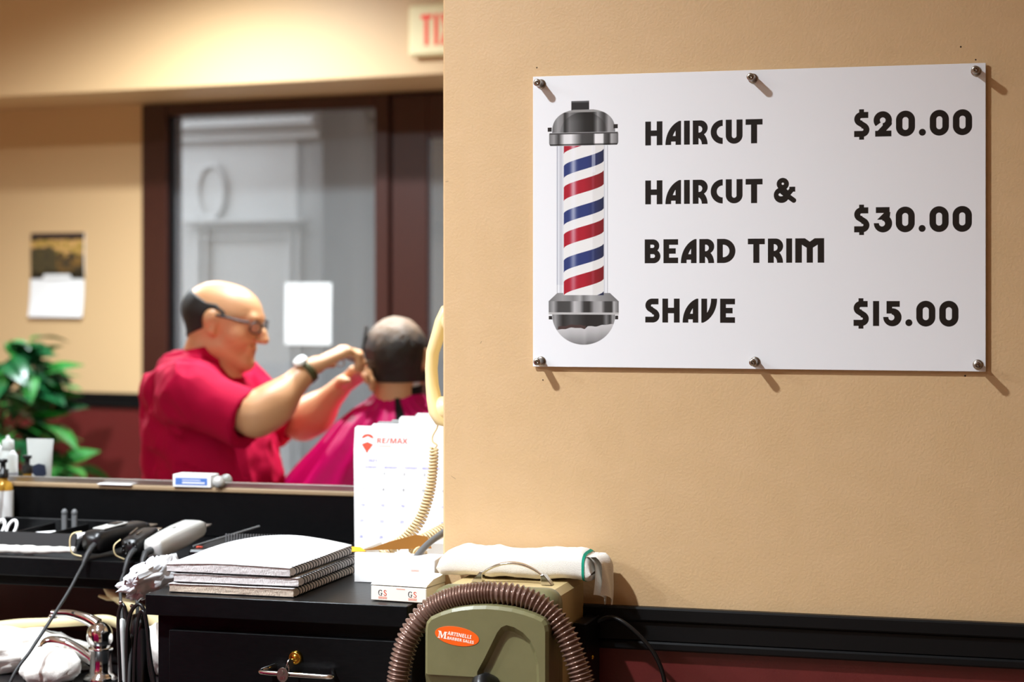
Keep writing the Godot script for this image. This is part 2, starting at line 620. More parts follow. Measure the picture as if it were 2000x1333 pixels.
func street_front() -> void:
	var o := at_street(setting("wall_street_side"))
	boxm("painted_upper_wall", V(-2.6, 0.87, 0), V(0.26, CEILING, 0.15), M.cream_plain, o, 0.0)
	boxm("painted_lower_wall", V(-2.6, 0, 0), V(0.26, 0.87, 0.15), M.burgundy_plain, o, 0.0)
	boxm("lintel_wall", V(0.26, 2.412, 0), V(2.95, CEILING, 0.15), M.cream_plain, o, 0.0)
	boxm("painted_upper_wall", V(2.95, 0.87, 0), V(8.0, CEILING, 0.15), M.cream_plain, o, 0.0)
	boxm("painted_lower_wall", V(2.95, 0, 0), V(8.0, 0.87, 0.15), M.burgundy_plain, o, 0.0)
	o = at_street(setting("ceiling_bulkhead"))
	boxm("bulkhead", V(-2.6, 2.418, -0.6), V(8.0, CEILING, -0.001), M.cream_plain, o, 0.004)
	o = at_street(setting("trim_2"))
	rail(o, Transform3D.IDENTITY, -2.5, 0.256, 0.0, -1.0)
	o = at_street(setting("window_1"))
	boxm("jamb", V(0.262, 0, -0.02), V(0.42, 2.41, 0.12), M.brown_wood, o, 0.004)
	boxm("head_rail", V(0.422, 2.345, -0.018), V(1.638, 2.41, 0.12), M.brown_wood, o, 0.004)
	boxm("bottom_rail", V(0.422, 0, -0.018), V(1.638, 0.14, 0.12), M.brown_wood, o, 0.004)
	boxm("mullion", V(1.64, 0, -0.02), V(1.718, 2.41, 0.12), M.brown_wood, o, 0.004)
	boxm("glazing_bead", V(0.422, 0.14, 0.0), V(0.437, 2.345, 0.03), M.black_rail, o, 0.002)
	boxm("pane", V(0.42, 0.13, 0.04), V(1.64, 2.35, 0.046), M.glass_pane, o, 0.0)
	o = at_street(setting("door_1"))
	boxm("stile", V(1.724, 0.01, 0.0), V(1.922, 2.40, 0.05), M.brown_wood, o, 0.004)
	boxm("stile", V(2.72, 0.01, 0.0), V(2.9, 2.40, 0.05), M.brown_wood, o, 0.004)
	boxm("top_rail", V(1.923, 2.185, 0.0), V(2.719, 2.40, 0.05), M.brown_wood, o, 0.004)
	boxm("bottom_rail", V(1.923, 0.01, 0.0), V(2.719, 0.28, 0.05), M.brown_wood, o, 0.004)
	boxm("pane", V(1.92, 0.27, 0.02), V(2.722, 2.19, 0.026), M.glass_pane, o, 0.0)
	boxm("jamb", V(2.902, 0, -0.02), V(2.948, 2.41, 0.12), M.brown_wood, o, 0.004)
	boxm("lintel_trim", V(1.72, 2.402, -0.018), V(2.902, 2.411, 0.12), M.brown_wood, o, 0.0)
	# white notice taped to the glass
	var n := thing("paper_notice", "blank white sheet of paper taped inside the shop window", "notice")
	at_street(n)
	var st := new_st()
	surf(st, 6, 8, func(u, v): return V(1.098 + 0.267 * u, 1.483 - 0.31 * v, 0.036 - 0.006 * sin(v * 2.6) * v))
	surf(st, 6, 8, func(u, v): return V(1.365 - 0.267 * u, 1.483 - 0.31 * v, 0.0366 - 0.006 * sin(v * 2.6) * v))
	part("sheet", st, M.notice_paper, n)
	# wall calendar with a landscape picture above a white date sheet
	var c := thing("wall_calendar", "wall calendar with dark landscape picture above a white sheet", "calendar")
	at_street(c)
	st = new_st()
	surf(st, 4, 8, func(u, v): return V(-0.462 + 0.35 * u, 1.752 - 0.235 * v, -0.006 - 0.004 * sin(PI * v)), true)
	var pic := part("picture", st, picture_print(), c)
	pic.set_meta("label", "dark brown and golden landscape picture")
	boxm("backing", V(-0.462, 1.515, -0.004), V(-0.112, 1.752, -0.0005), M.paper, c, 0.0)
	boxm("binding", V(-0.462, 1.508, -0.012), V(-0.112, 1.522, -0.001), M.black_plastic, c, 0.002)
	st = new_st()
	surf(st, 6, 10, func(u, v): return V(-0.466 + 0.352 * u, 1.51 - 0.206 * v, -0.006 - 0.02 * v * v))
	surf(st, 6, 10, func(u, v): return V(-0.114 - 0.352 * u, 1.51 - 0.206 * v, -0.004 - 0.02 * v * v))
	part("date_sheet", st, M.paper, c)
	st = new_st()
	slab(st, T(0, 0, 0), PackedVector2Array([Vector2(-0.38, 1.508), Vector2(-0.19, 1.508), Vector2(-0.2, 1.53), Vector2(-0.37, 1.53)]), -0.0125, -0.014)
	part("hanging_tab", st, M.paper, c)
	# exit sign on the bulkhead
	var x := thing("exit_sign", "cream exit sign with red letters on the bulkhead over the door", "sign")
	x.transform = wall_frame * Transform3D(Basis(Vector3.UP, PI), V(2.316, 2.613, -0.6))
	st = new_st()
	box(st, T(0, 0, 0.022), V(0.324, 0.232, 0.044), 0.012)
	part("case", st, M.exit_cream, x)
	# plain block capitals, 14 cm high
	for g in [[-0.128, [[0, -0.069, 0.018, 0.069], [0.018, 0.051, 0.055, 0.069], [0.018, -0.009, 0.048, 0.009], [0.018, -0.069, 0.055, -0.051]]], [0.010, [[0, -0.069, 0.017, 0.069]]], [0.040, [[0, 0.051, 0.055, 0.069], [0.0185, -0.069, 0.0365, 0.051]]]]:
		st = new_st()
		for q in g[1]: box(st, T(g[0] + (q[0] + q[2]) / 2, (q[1] + q[3]) / 2, 0.045), V(q[2] - q[0], q[3] - q[1], 0.003), 0.0)
		part("letter", st, M.exit_red, x)
	st = new_st()
	for sl in [-1.0, 1.0]:
		slab(st, T(-0.033, 0, 0), PackedVector2Array([Vector2(-0.030 * sl, -0.069), Vector2(-0.011 * sl, -0.069), Vector2(0.030 * sl, 0.069), Vector2(0.011 * sl, 0.069)]), 0.0435, 0.0465)
	part("letter", st, M.exit_red, x)

func picture_print() -> StandardMaterial3D:
	var im := Image.create(128, 96, false, Image.FORMAT_RGB8)
	var n := FastNoiseLite.new()
	n.seed = 12
	n.frequency = 0.03
	n.fractal_octaves = 3
	for y in 96:
		for x in 128:
			var a := n.get_noise_2d(x, y * 1.6)
			var b := n.get_noise_2d(x * 2.0 + 300, y * 2.0)
			var c := c8(62, 52, 38).lerp(c8(120, 88, 42), clampf(a * 1.6 + 0.4, 0, 1))
			if y > 14 and y < 46 + a * 22: c = c8(206, 158, 100).lerp(c8(150, 124, 50), clampf(b * 2 + 0.5, 0, 1))
			if y < 14 + b * 6: c = c8(44, 32, 34)
			if x < 62 and y > 34 + a * 20: c = c8(58, 52, 40).lerp(c8(80, 70, 40), clampf(b + 0.5, 0, 1))
			if y > 84 + a * 8: c = c8(40, 34, 20)
			im.set_pixel(x, y, c)
	var m := mt("picture_print", Color.WHITE, 0.4)
	m.albedo_texture = ImageTexture.create_from_image(im)
	return m

# ---------------------------------------------------------------- across the street
func street() -> void:
	var p := setting("floor_pavement")
	at_street(p)
	boxm("paving", V(-9, -0.2, 0.16), V(9, -0.02, 9.0), M.pavement, p, 0.0)
	var b := thing("stone_building", "grey stone building with cornice and panelled doorway seen through the shop window", "building")
	at_street(b)
	boxm("front_wall", V(-6, -0.02, 3.0), V(-0.42, 6.0, 3.4), M.stone_grey, b, 0.0)
	boxm("far_wall", V(0.8, -0.02, 6.2), V(9.0, 6.0, 6.6), M.stone_grey, b, 0.0)
	# wing set back under a roof added to keep sky light off it
	var wing := T(-0.42, 0, 3.75)
	boxm("added_shade_roof", V(-0.42, 2.74, 2.2), V(4.2, 3.1, 3.75), M.stone_grey, b, 0.02)
	boxm("return_wall", V(-0.62, -0.02, 3.0), V(-0.42, 6.0, 4.1), M.stone_grey, b, 0.0)
	var st := new_st()
	box(st, wing * T(1.6, 2.99, 0.2), V(5.2, 6.02, 0.4), 0.0)
	part("wing_wall", st, M.stone_grey, b, "recessed stone wing")
	for s in [[2.47, 2.53, 0.05], [2.53, 2.56, 0.08], [2.56, 2.62, 0.12], [2.66, 2.72, 0.16]]:
		boxm("cornice", V(-6, s[0], 3.0 - s[2]), V(-0.42, s[1], 3.0), M.stone_grey, b, 0.01)
		st = new_st()
		box(st, wing * T(1.6, (s[0] + s[1]) / 2, -s[2] / 2), V(3.2, s[1] - s[0], s[2]), 0.01)
		part("cornice", st, M.stone_grey, b)
	for k in 34:
		boxm("dentil", V(-3.1 + k * 0.08, 2.62, 2.90), V(-3.06 + k * 0.08, 2.66, 3.0), M.stone_grey, b, 0.004)
	st = new_st()
	var ring := []
	for k in 41: ring.append(V(-1.30 + cos(TAU * k / 40) * 0.105, 2.125 + sin(TAU * k / 40) * 0.18, 2.985))
	tube(st, ring, 0.022, 8, false)
	part("oval_frame", st, M.stone_grey, b)
	st = new_st()
	slab(st, T(-1.30, 2.125, 0), ellipse(0.095, 0.17, 32), 3.0, 2.985, 0.01, true)
	part("oval_panel", st, M.stone_grey, b)
	for s in [[1.905, 1.935, 0.09, -1.52, -0.54], [1.86, 1.875, 0.05, -1.42, -0.62], [1.80, 1.815, 0.04, -1.38, -0.66]]:
		boxm("door_head_moulding", V(s[3], s[0], 3.0 - s[2]), V(s[4], s[1], 3.0), M.stone_grey, b, 0.006)
		st = new_st()
		box(st, wing * T(0.75, (s[0] + s[1]) / 2, -s[2] / 2), V(1.1, s[1] - s[0], s[2]), 0.006)
		part("wing_moulding", st, M.stone_grey, b)
	for x in [-1.40, -1.34, -0.66, -0.60]:
		boxm("door_case_moulding", V(x - 0.015, 0, 2.965), V(x + 0.015, 1.86, 3.0), M.stone_grey, b, 0.006)

# ---------------------------------------------------------------- mirror
func mirror() -> void:
	var o := thing("wall_mirror", "large frameless wall mirror above the black counter showing the shop", "mirror")
	boxm("silvered_glass", V(-3.6, 1.036, -0.006), V(CORNER_X - 0.002, 3.05, 0.0), M.mirror_silver, o, 0.0)
	boxm("bottom_channel", V(-3.6, 1.026, -0.006), V(CORNER_X - 0.002, 1.0375, 0.006), M.aluminium, o, 0.001)
	o = thing("mirror_ledge", "narrow tan ledge along the bottom of the mirror", "ledge")
	boxm("ledge_board", V(-3.6, 1.016, -0.006), V(CORNER_X - 0.002, 1.026, 0.016), M.tan_ledge, o, 0.002)

func counter() -> void:
	var o := thing("backsplash", "black wooden board behind the counter below the mirror ledge", "backsplash")
	boxm("board", V(-3.6, 0.921, -0.006), V(CORNER_X - 0.002, 1.0155, 0.012), M.black_wood, o, 0.001)
	o = thing("countertop", "glossy black L-shaped countertop below the wall mirror", "countertop")
	boxm("deep_top", V(-1.542, 0.884, -0.004), V(CORNER_X - 0.002, 0.92, 0.768), M.black_wood, o, 0.0012)
	boxm("shallow_shelf", V(-3.6, 0.884, -0.004), V(-1.5425, 0.92, 0.415), M.black_wood, o, 0.0012)
	boxm("apron", V(-3.6, 0.862, 0.375), V(-1.5425, 0.8835, 0.395), M.black_wood, o, 0.002)
	o = thing("drawer_cabinet", "black cabinet with a locked drawer under the countertop", "cabinet")
	boxm("body", V(-1.53, 0.0, -0.004), V(CORNER_X - 0.002, 0.883, 0.742), M.black_wood, o, 0.001)
	var dr := boxm("drawer", V(-1.50, 0.66, 0.7425), V(-1.08, 0.858, 0.760), M.black_wood, o, 0.0008)
	var st := new_st()
	lathe(st, TR(V(-1.262, 0.822, 0.760), 90, 0, 0), [Vector2(0.0125, 0), Vector2(0.0125, 0.003), Vector2(0.0105, 0.007), Vector2(0.0085, 0.009), Vector2(0.0078, 0.0075), Vector2(0.006, 0.0075), Vector2(0.0055, 0.0085), Vector2(0, 0.0088)], 24)
	part("lock", st, M.brass, dr, "round brass lock")
	st = new_st()
	tube(st, curve([V(-1.302, 0.806, 0.760), V(-1.308, 0.804, 0.776), V(-1.315, 0.801, 0.789), V(-1.305, 0.800, 0.794), V(-1.25, 0.7995, 0.795), V(-1.195, 0.799, 0.794), V(-1.184, 0.799, 0.789), V(-1.190, 0.802, 0.776), V(-1.196, 0.804, 0.760)], 0.004), 0.0045, 10)
	part("pull_handle", st, M.chrome, dr, "chrome bar handle")
	boxm("door", V(-1.50, 0.08, 0.7425), V(-1.08, 0.65, 0.760), M.black_wood, o, 0.003)
	# key hanging from the lock
	var k := thing("key_with_tag", "small key with a round metal tag hanging from the brass drawer lock", "key")
	boxm("key_shank", V(-1.2635, 0.8215, 0.7685), V(-1.2605, 0.8225, 0.778), M.brass, k, 0.0003)
	st = new_st()
	slab(st, TR(V(-1.265, 0.814, 0.779), 0, 70, 12), ellipse(0.008, 0.009, 20), -0.001, 0.001, 0.0004, true)
	part("key_bow", st, M.steel, k)
	st = new_st()
	var ring := []
	for i in 25: ring.append(V(-1.2685 + cos(TAU * i / 24) * 0.004, 0.806 + sin(TAU * i / 24) * 0.009, 0.783 + cos(TAU * i / 24) * 0.003))
	tube(st, ring, 0.0007, 6, false)
	part("split_ring", st, M.chrome, k)
	st = new_st()
	slab(st, TR(V(-1.269, 0.8, 0.803), -6, 0, 4), ellipse(0.0105, 0.0125, 24), -0.001, 0.001, 0.0005, true)
	slab(st, TR(V(-1.269, 0.804, 0.8045), -6, 0, 4), ellipse(0.003, 0.003, 12), -0.0002, 0.0006, 0.0002, true)
	part("tag", st, M.steel, k)
	letters("stamping", "M7", 0.005, TR(V(-1.268, 0.795, 0.8048), -6, 0, 4), M.chrome, k)

# ---------------------------------------------------------------- price sign
const SIGN_LO := Vector2(-0.888, 1.3185)
const SIGN_SIZE := Vector2(0.7695, 0.507)

func price_sign() -> void:
	var o := thing("price_sign", "white barber price board with striped pole print and black lettering on cream wall", "sign", V(0, 0, 0))
	boxm("board", V(SIGN_LO.x, SIGN_LO.y, SIGN_Z + 0.0035), V(SIGN_LO.x + SIGN_SIZE.x, SIGN_LO.y + SIGN_SIZE.y, SIGN_Z + 0.0075), M.sign_white, o, 0.0004)
	var st := new_st()
	st.set_smooth_group(-1)
	var z := SIGN_Z + 0.0077
	var a := Vector2(SIGN_LO.x + 0.0005, SIGN_LO.y + 0.0005)
	var b := SIGN_LO + SIGN_SIZE - Vector2(0.0005, 0.0005)
	for q in [[a.x, b.y, 0, 0], [b.x, b.y, 1, 0], [b.x, a.y, 1, 1], [a.x, b.y, 0, 0], [b.x, a.y, 1, 1], [a.x, a.y, 0, 1]]:
		st.set_uv(Vector2(q[2], q[3]))
		st.add_vertex(V(q[0], q[1], z))
	var pm := mt("sign_print", Color.WHITE, 0.34)
	pm.albedo_texture = sign_texture()
	part("printed_face", st, pm, o, "barber pole picture and black price lettering")
	for s in [[-0.873, 1.812], [-0.502, 1.811], [-0.134, 1.812], [-0.873, 1.328], [-0.498, 1.331], [-0.131, 1.330]]:
		st = new_st()
		var t := TR(V(s[0], s[1], z), 90, 0, 0)
		lathe(st, t, [Vector2(0.0085, 0), Vector2(0.0085, 0.0012), Vector2(0.0062, 0.002), Vector2(0.0062, 0.002), Vector2(0.0062, 0.024), Vector2(0.0064, 0.024), Vector2(0.0064, 0.0285), Vector2(0.0054, 0.0300), Vector2(0.0030, 0.0303), Vector2(0.0030, 0.0303), Vector2(0.0027, 0.0273), Vector2(0, 0.0273)], 20)
		var sc := part("socket_screw", st, M.steel, o)
		st = new_st()
		lathe(st, TR(V(s[0], s[1], SIGN_Z - 0.001), 90, 0, 0), [Vector2(0.005, 0), Vector2(0.005, 0.0050)], 12)
		part("spacer", st, M.steel, sc)

func sdr(x: float, y: float, x0: float, y0: float, x1: float, y1: float) -> float:
	return maxf(maxf(x0 - x, x - x1), maxf(y0 - y, y - y1))
func sdc(x: float, y: float, cx: float, cy: float, r: float) -> float:
	return sqrt((x - cx) * (x - cx) + (y - cy) * (y - cy)) - r
func sde(x: float, y: float, cx: float, cy: float, rx: float, ry: float) -> float:
	var a := (x - cx) / rx
	var b := (y - cy) / ry
	return (sqrt(a * a + b * b) - 1.0) * minf(rx, ry)
func sdl(x: float, y: float, ax: float, ay: float, bx: float, by: float, r: float) -> float:
	var t := clampf(((x - ax) * (bx - ax) + (y - ay) * (by - ay)) / ((bx - ax) * (bx - ax) + (by - ay) * (by - ay)), 0, 1)
	return sdc(x, y, ax + (bx - ax) * t, ay + (by - ay) * t, r)

const GLYPH_W := {"H": 0.73, "A": 0.66, "I": 0.24, "R": 0.625, "C": 0.50, "U": 0.70, "T": 0.70, "B": 0.68, "E": 0.62, "D": 0.765, "M": 1.18, "S": 0.60, "V": 0.66, "&": 0.9, "$": 0.62, "0": 0.745, "1": 0.24, "2": 0.73, "3": 0.72, "5": 0.73, ".": 0.27}

# signed distance to a letter, cap height 1, base line y = 0: heavy 1920s display letters
func glyph(ch: String, x: float, y: float) -> float:
	match ch:
		"H": return minf(minf(sdr(x, y, 0, 0, 0.24, 1), sdr(x, y, 0.49, 0, 0.73, 1)), sdr(x, y, 0, 0.39, 0.73, 0.62))
		"I", "1": return sdr(x, y, 0, 0, 0.24, 1)
		"A":
			var d := maxf(sde(x, y, 0.85, 0, 0.85, 1.05), sdr(x, y, 0, 0, 0.66, 1))
			var hole := maxf(sde(x, y, 0.85, 0, 0.60, 0.84), sdr(x, y, 0, 0.37, 0.43, 1))
			return maxf(maxf(d, -hole), -sdr(x, y, 0.24, -0.2, 0.43, 0.14))
		"V":
			var u := 0.66 - x
			var w := 1.0 - y
			var d := maxf(sde(u, w, 0.85, 0, 0.85, 1.05), sdr(u, w, 0, 0, 0.66, 1))
			return maxf(d, -maxf(sde(u, w, 0.85, 0, 0.60, 0.84), sdr(u, w, 0, -0.3, 0.42, 1)))
		"R":
			var d := minf(minf(sdr(x, y, 0, 0, 0.24, 1), sdc(x, y, 0.315, 0.69, 0.31)), sdr(x, y, 0, 0.4, 0.315, 1))
			d = minf(d, maxf(sdr(x, y, 0, 0, 0.62, 0.45), sde(x, y, 0.17, 0, 0.45, 0.56)))
			d = maxf(d, -maxf(sdc(x, y, 0.26, 0.63, 0.14), 0.24 - x))
			return maxf(d, -maxf(sde(x, y, 0.2, 0, 0.18, 0.27), 0.24 - x))
		"C": return maxf(maxf(sdc(x, y, 0.5, 0.5, 0.5), -sdc(x, y, 0.5, 0.5, 0.25)), x - 0.5)
		"U":
			var d := minf(sdr(x, y, 0, 0.35, 0.7, 1), sdc(x, y, 0.35, 0.35, 0.35))
			return maxf(d, -minf(sdr(x, y, 0.25, 0.33, 0.45, 1.2), sdc(x, y, 0.35, 0.33, 0.1)))
		"T": return minf(sdr(x, y, 0, 0.77, 0.7, 1), sdr(x, y, 0.225, 0, 0.475, 1))
		"B":
			var d := minf(minf(sdr(x, y, 0, 0, 0.38, 0.58), sdc(x, y, 0.38, 0.29, 0.29)), minf(sdr(x, y, 0, 0.45, 0.35, 1), sdc(x, y, 0.35, 0.73, 0.27)))
			d = maxf(d, -minf(sdr(x, y, 0.24, 0.22, 0.36, 0.38), sdc(x, y, 0.36, 0.30, 0.08)))
			return maxf(d, -minf(sdr(x, y, 0.24, 0.64, 0.34, 0.78), sdc(x, y, 0.34, 0.71, 0.07)))
		"E":
			return minf(minf(sdr(x, y, 0, 0, 0.24, 1), sdr(x, y, 0, 0.77, 0.62, 1)), minf(sdr(x, y, 0, 0.395, 0.52, 0.62), sdr(x, y, 0, 0, 0.62, 0.23)))
		"D":
			var d := minf(sdr(x, y, 0, 0, 0.265, 1), maxf(sdc(x, y, 0.265, 0.5, 0.5), 0.1 - x))
			return maxf(d, -maxf(sdc(x, y, 0.26, 0.5, 0.26), 0.24 - x))
		"M":
			var d := sdr(x, y, 0, 0, 1.18, 1)
			d = maxf(d, -maxf(sdr(x, y, 0.27, -0.2, 0.47, 0.78), (y - 0.74) * 0.8 + (x - 0.27) * 0.5))
			d = maxf(d, -maxf(sdr(x, y, 0.72, -0.2, 0.92, 0.78), (y - 0.74) * 0.8 - (x - 0.92) * 0.5))
			return maxf(d, -((absf(x - 0.595) - 0.2) * 0.6 + (1.0 - y) * 0.85))
		"S", "$":
			var d := minf(maxf(sdc(x, y, 0.29, 0.715, 0.285), x - 0.32), maxf(sdc(x, y, 0.32, 0.285, 0.285), 0.29 - x))
			d = minf(d, minf(sdr(x, y, 0.28, 0.76, 0.56, 1), sdr(x, y, 0.0, 0, 0.34, 0.24)))
			d = maxf(d, -minf(sdr(x, y, 0.29, 0.66, 0.7, 0.76), sdc(x, y, 0.29, 0.71, 0.05)))
			d = maxf(d, -minf(sdr(x, y, -0.2, 0.24, 0.32, 0.34), sdc(x, y, 0.32, 0.29, 0.05)))
			d = minf(d, sdl(x, y, 0.22, 0.56, 0.42, 0.43, 0.115))
			if ch == "$": d = minf(d, minf(sdr(x, y, 0.2, 0.9, 0.39, 1.11), sdr(x, y, 0.2, -0.11, 0.39, 0.1)))
			return d
		"&":
			var d := minf(maxf(sdc(x, y, 0.37, 0.76, 0.25), -sdc(x, y, 0.37, 0.77, 0.05)), maxf(sdc(x, y, 0.32, 0.3, 0.32), -sde(x, y, 0.30, 0.32, 0.11, 0.07)))
			d = minf(d, sdl(x, y, 0.36, 0.42, 0.82, 0.08, 0.1))
			return minf(d, minf(sdl(x, y, 0.5, 0.24, 0.72, 0.5, 0.1), sdr(x, y, 0.64, 0.44, 0.88, 0.64)))
		"0":
			var d := minf(minf(sdc(x, y, 0.372, 0.64, 0.372), sdc(x, y, 0.372, 0.36, 0.372)), sdr(x, y, 0, 0.36, 0.745, 0.64))
			return maxf(d, -minf(minf(sdc(x, y, 0.372, 0.64, 0.12), sdc(x, y, 0.372, 0.36, 0.12)), sdr(x, y, 0.252, 0.36, 0.492, 0.64)))
		"2":
			var d := maxf(sdc(x, y, 0.36, 0.65, 0.36), -sdc(x, y, 0.36, 0.65, 0.115))
			if y < 0.40 + (x - 0.05) * 0.72 and x < 0.36: d = maxf(d, 0.40 + (x - 0.05) * 0.72 - y)
			d = minf(d, sdl(x, y, 0.60, 0.52, 0.24, 0.14, 0.12))
			return minf(d, sdr(x, y, 0.06, 0, 0.70, 0.23))
		"3", "5":
			var d := maxf(maxf(sdc(x, y, 0.37, 0.35, 0.36), -sdc(x, y, 0.33, 0.345, 0.12)), -sdr(x, y, -0.2, 0.36, 0.34, 0.50))
			d = maxf(d, -maxf(sdr(x, y, -0.2, 0.49, 0.6, 0.9), (x - 0.14) * 0.7 - (y - 0.5) * 0.7))
			if ch == "3":
				d = minf(d, maxf(maxf(sdr(x, y, 0.1, 0.5, 0.66, 0.8), (x - 0.66) * 0.7 + (y - 0.78) * -0.1), ((0.14 - x) + (y - 0.5) * 1.0) * 0.7))
				d = maxf(d, -maxf(sdr(x, y, -0.1, 0.73, 0.30, 0.78), 0.0))
				return minf(d, sdr(x, y, 0.09, 0.77, 0.63, 1))
			d = minf(d, sdr(x, y, 0.14, 0.5, 0.36, 1))
			return minf(d, sdr(x, y, 0.14, 0.77, 0.66, 1))
		".": return sdc(x, y, 0.135, 0.135, 0.135)
	return 1.0

func sign_texture() -> ImageTexture:
	var W := 2048
	var H := 1349
	var ppm := W / SIGN_SIZE.x
	var im := Image.create(W, H, false, Image.FORMAT_RGB8)
	im.fill(c8(236, 236, 238))
	var ink := c8(13, 12, 14)
	var lines := [["HAIRCUT", 0.2, 0.124, 0.041, 0.13], ["HAIRCUT", 0.2, 0.2255, 0.041, 0.13], ["&", 0.4215, 0.225, 0.041, 0.1], ["BEARD", 0.199, 0.327, 0.041, 0.12], ["TRIM", 0.3775, 0.327, 0.041, 0.13], ["SHAVE", 0.2, 0.429, 0.041, 0.13], ["$20.00", 0.556, 0.117, 0.0415, 0.155], ["$30.00", 0.556, 0.2765, 0.0415, 0.155], ["$15.00", 0.555, 0.433, 0.0415, 0.155]]
	for ln in lines:
		var x0: float = ln[1]
		var s: float = ln[3] * ppm
		for ch in ln[0]:
			var w: float = GLYPH_W[ch]
			var px := int(x0 * ppm) - 3
			var py := int(ln[2] * ppm - s * 1.15)
			for yy in int(s * 1.3):
				for xx in int(w * s) + 8:
					var d := glyph(ch, (px + xx + 0.5 - x0 * ppm) / s, (ln[2] * ppm - (py + yy + 0.5)) / s) * s
					if d < 0.5: im.set_pixel(px + xx, py + yy, im.get_pixel(px + xx, py + yy).lerp(ink, clampf(0.5 - d, 0, 1)))
			x0 += (w + ln[4]) * ln[3]
	# the barber pole picture, drawn in a frame 150 wide and 490 high
	for yy in range(int(0.040 * ppm), int(0.474 * ppm)):
		for xx in range(int(0.026 * ppm), int(0.158 * ppm)):
			var u := (xx / ppm - 0.2) / 0.000906 + 1261.0 - 1140.0
			var v := (yy / ppm - 0.044) / 0.000889
			var c := pole_print(u, v)
			if c.a > 0.0: im.set_pixel(xx, yy, im.get_pixel(xx, yy).lerp(Color(c.r, c.g, c.b), c.a))
	im.generate_mipmaps()
	return ImageTexture.create_from_image(im)

func ramp(t: float, stops: Array) -> Color:
	for i in stops.size() - 1:
		if t <= stops[i + 1][0]:
			var g := clampf((t - stops[i][0]) / (stops[i + 1][0] - stops[i][0]), 0, 1)
			var k: float = lerpf(stops[i][1], stops[i + 1][1], g) / 255.0
			return Color(k * 1.01, k, k * 1.0)
	var k2: float = stops[-1][1] / 255.0
	return Color(k2, k2, k2)

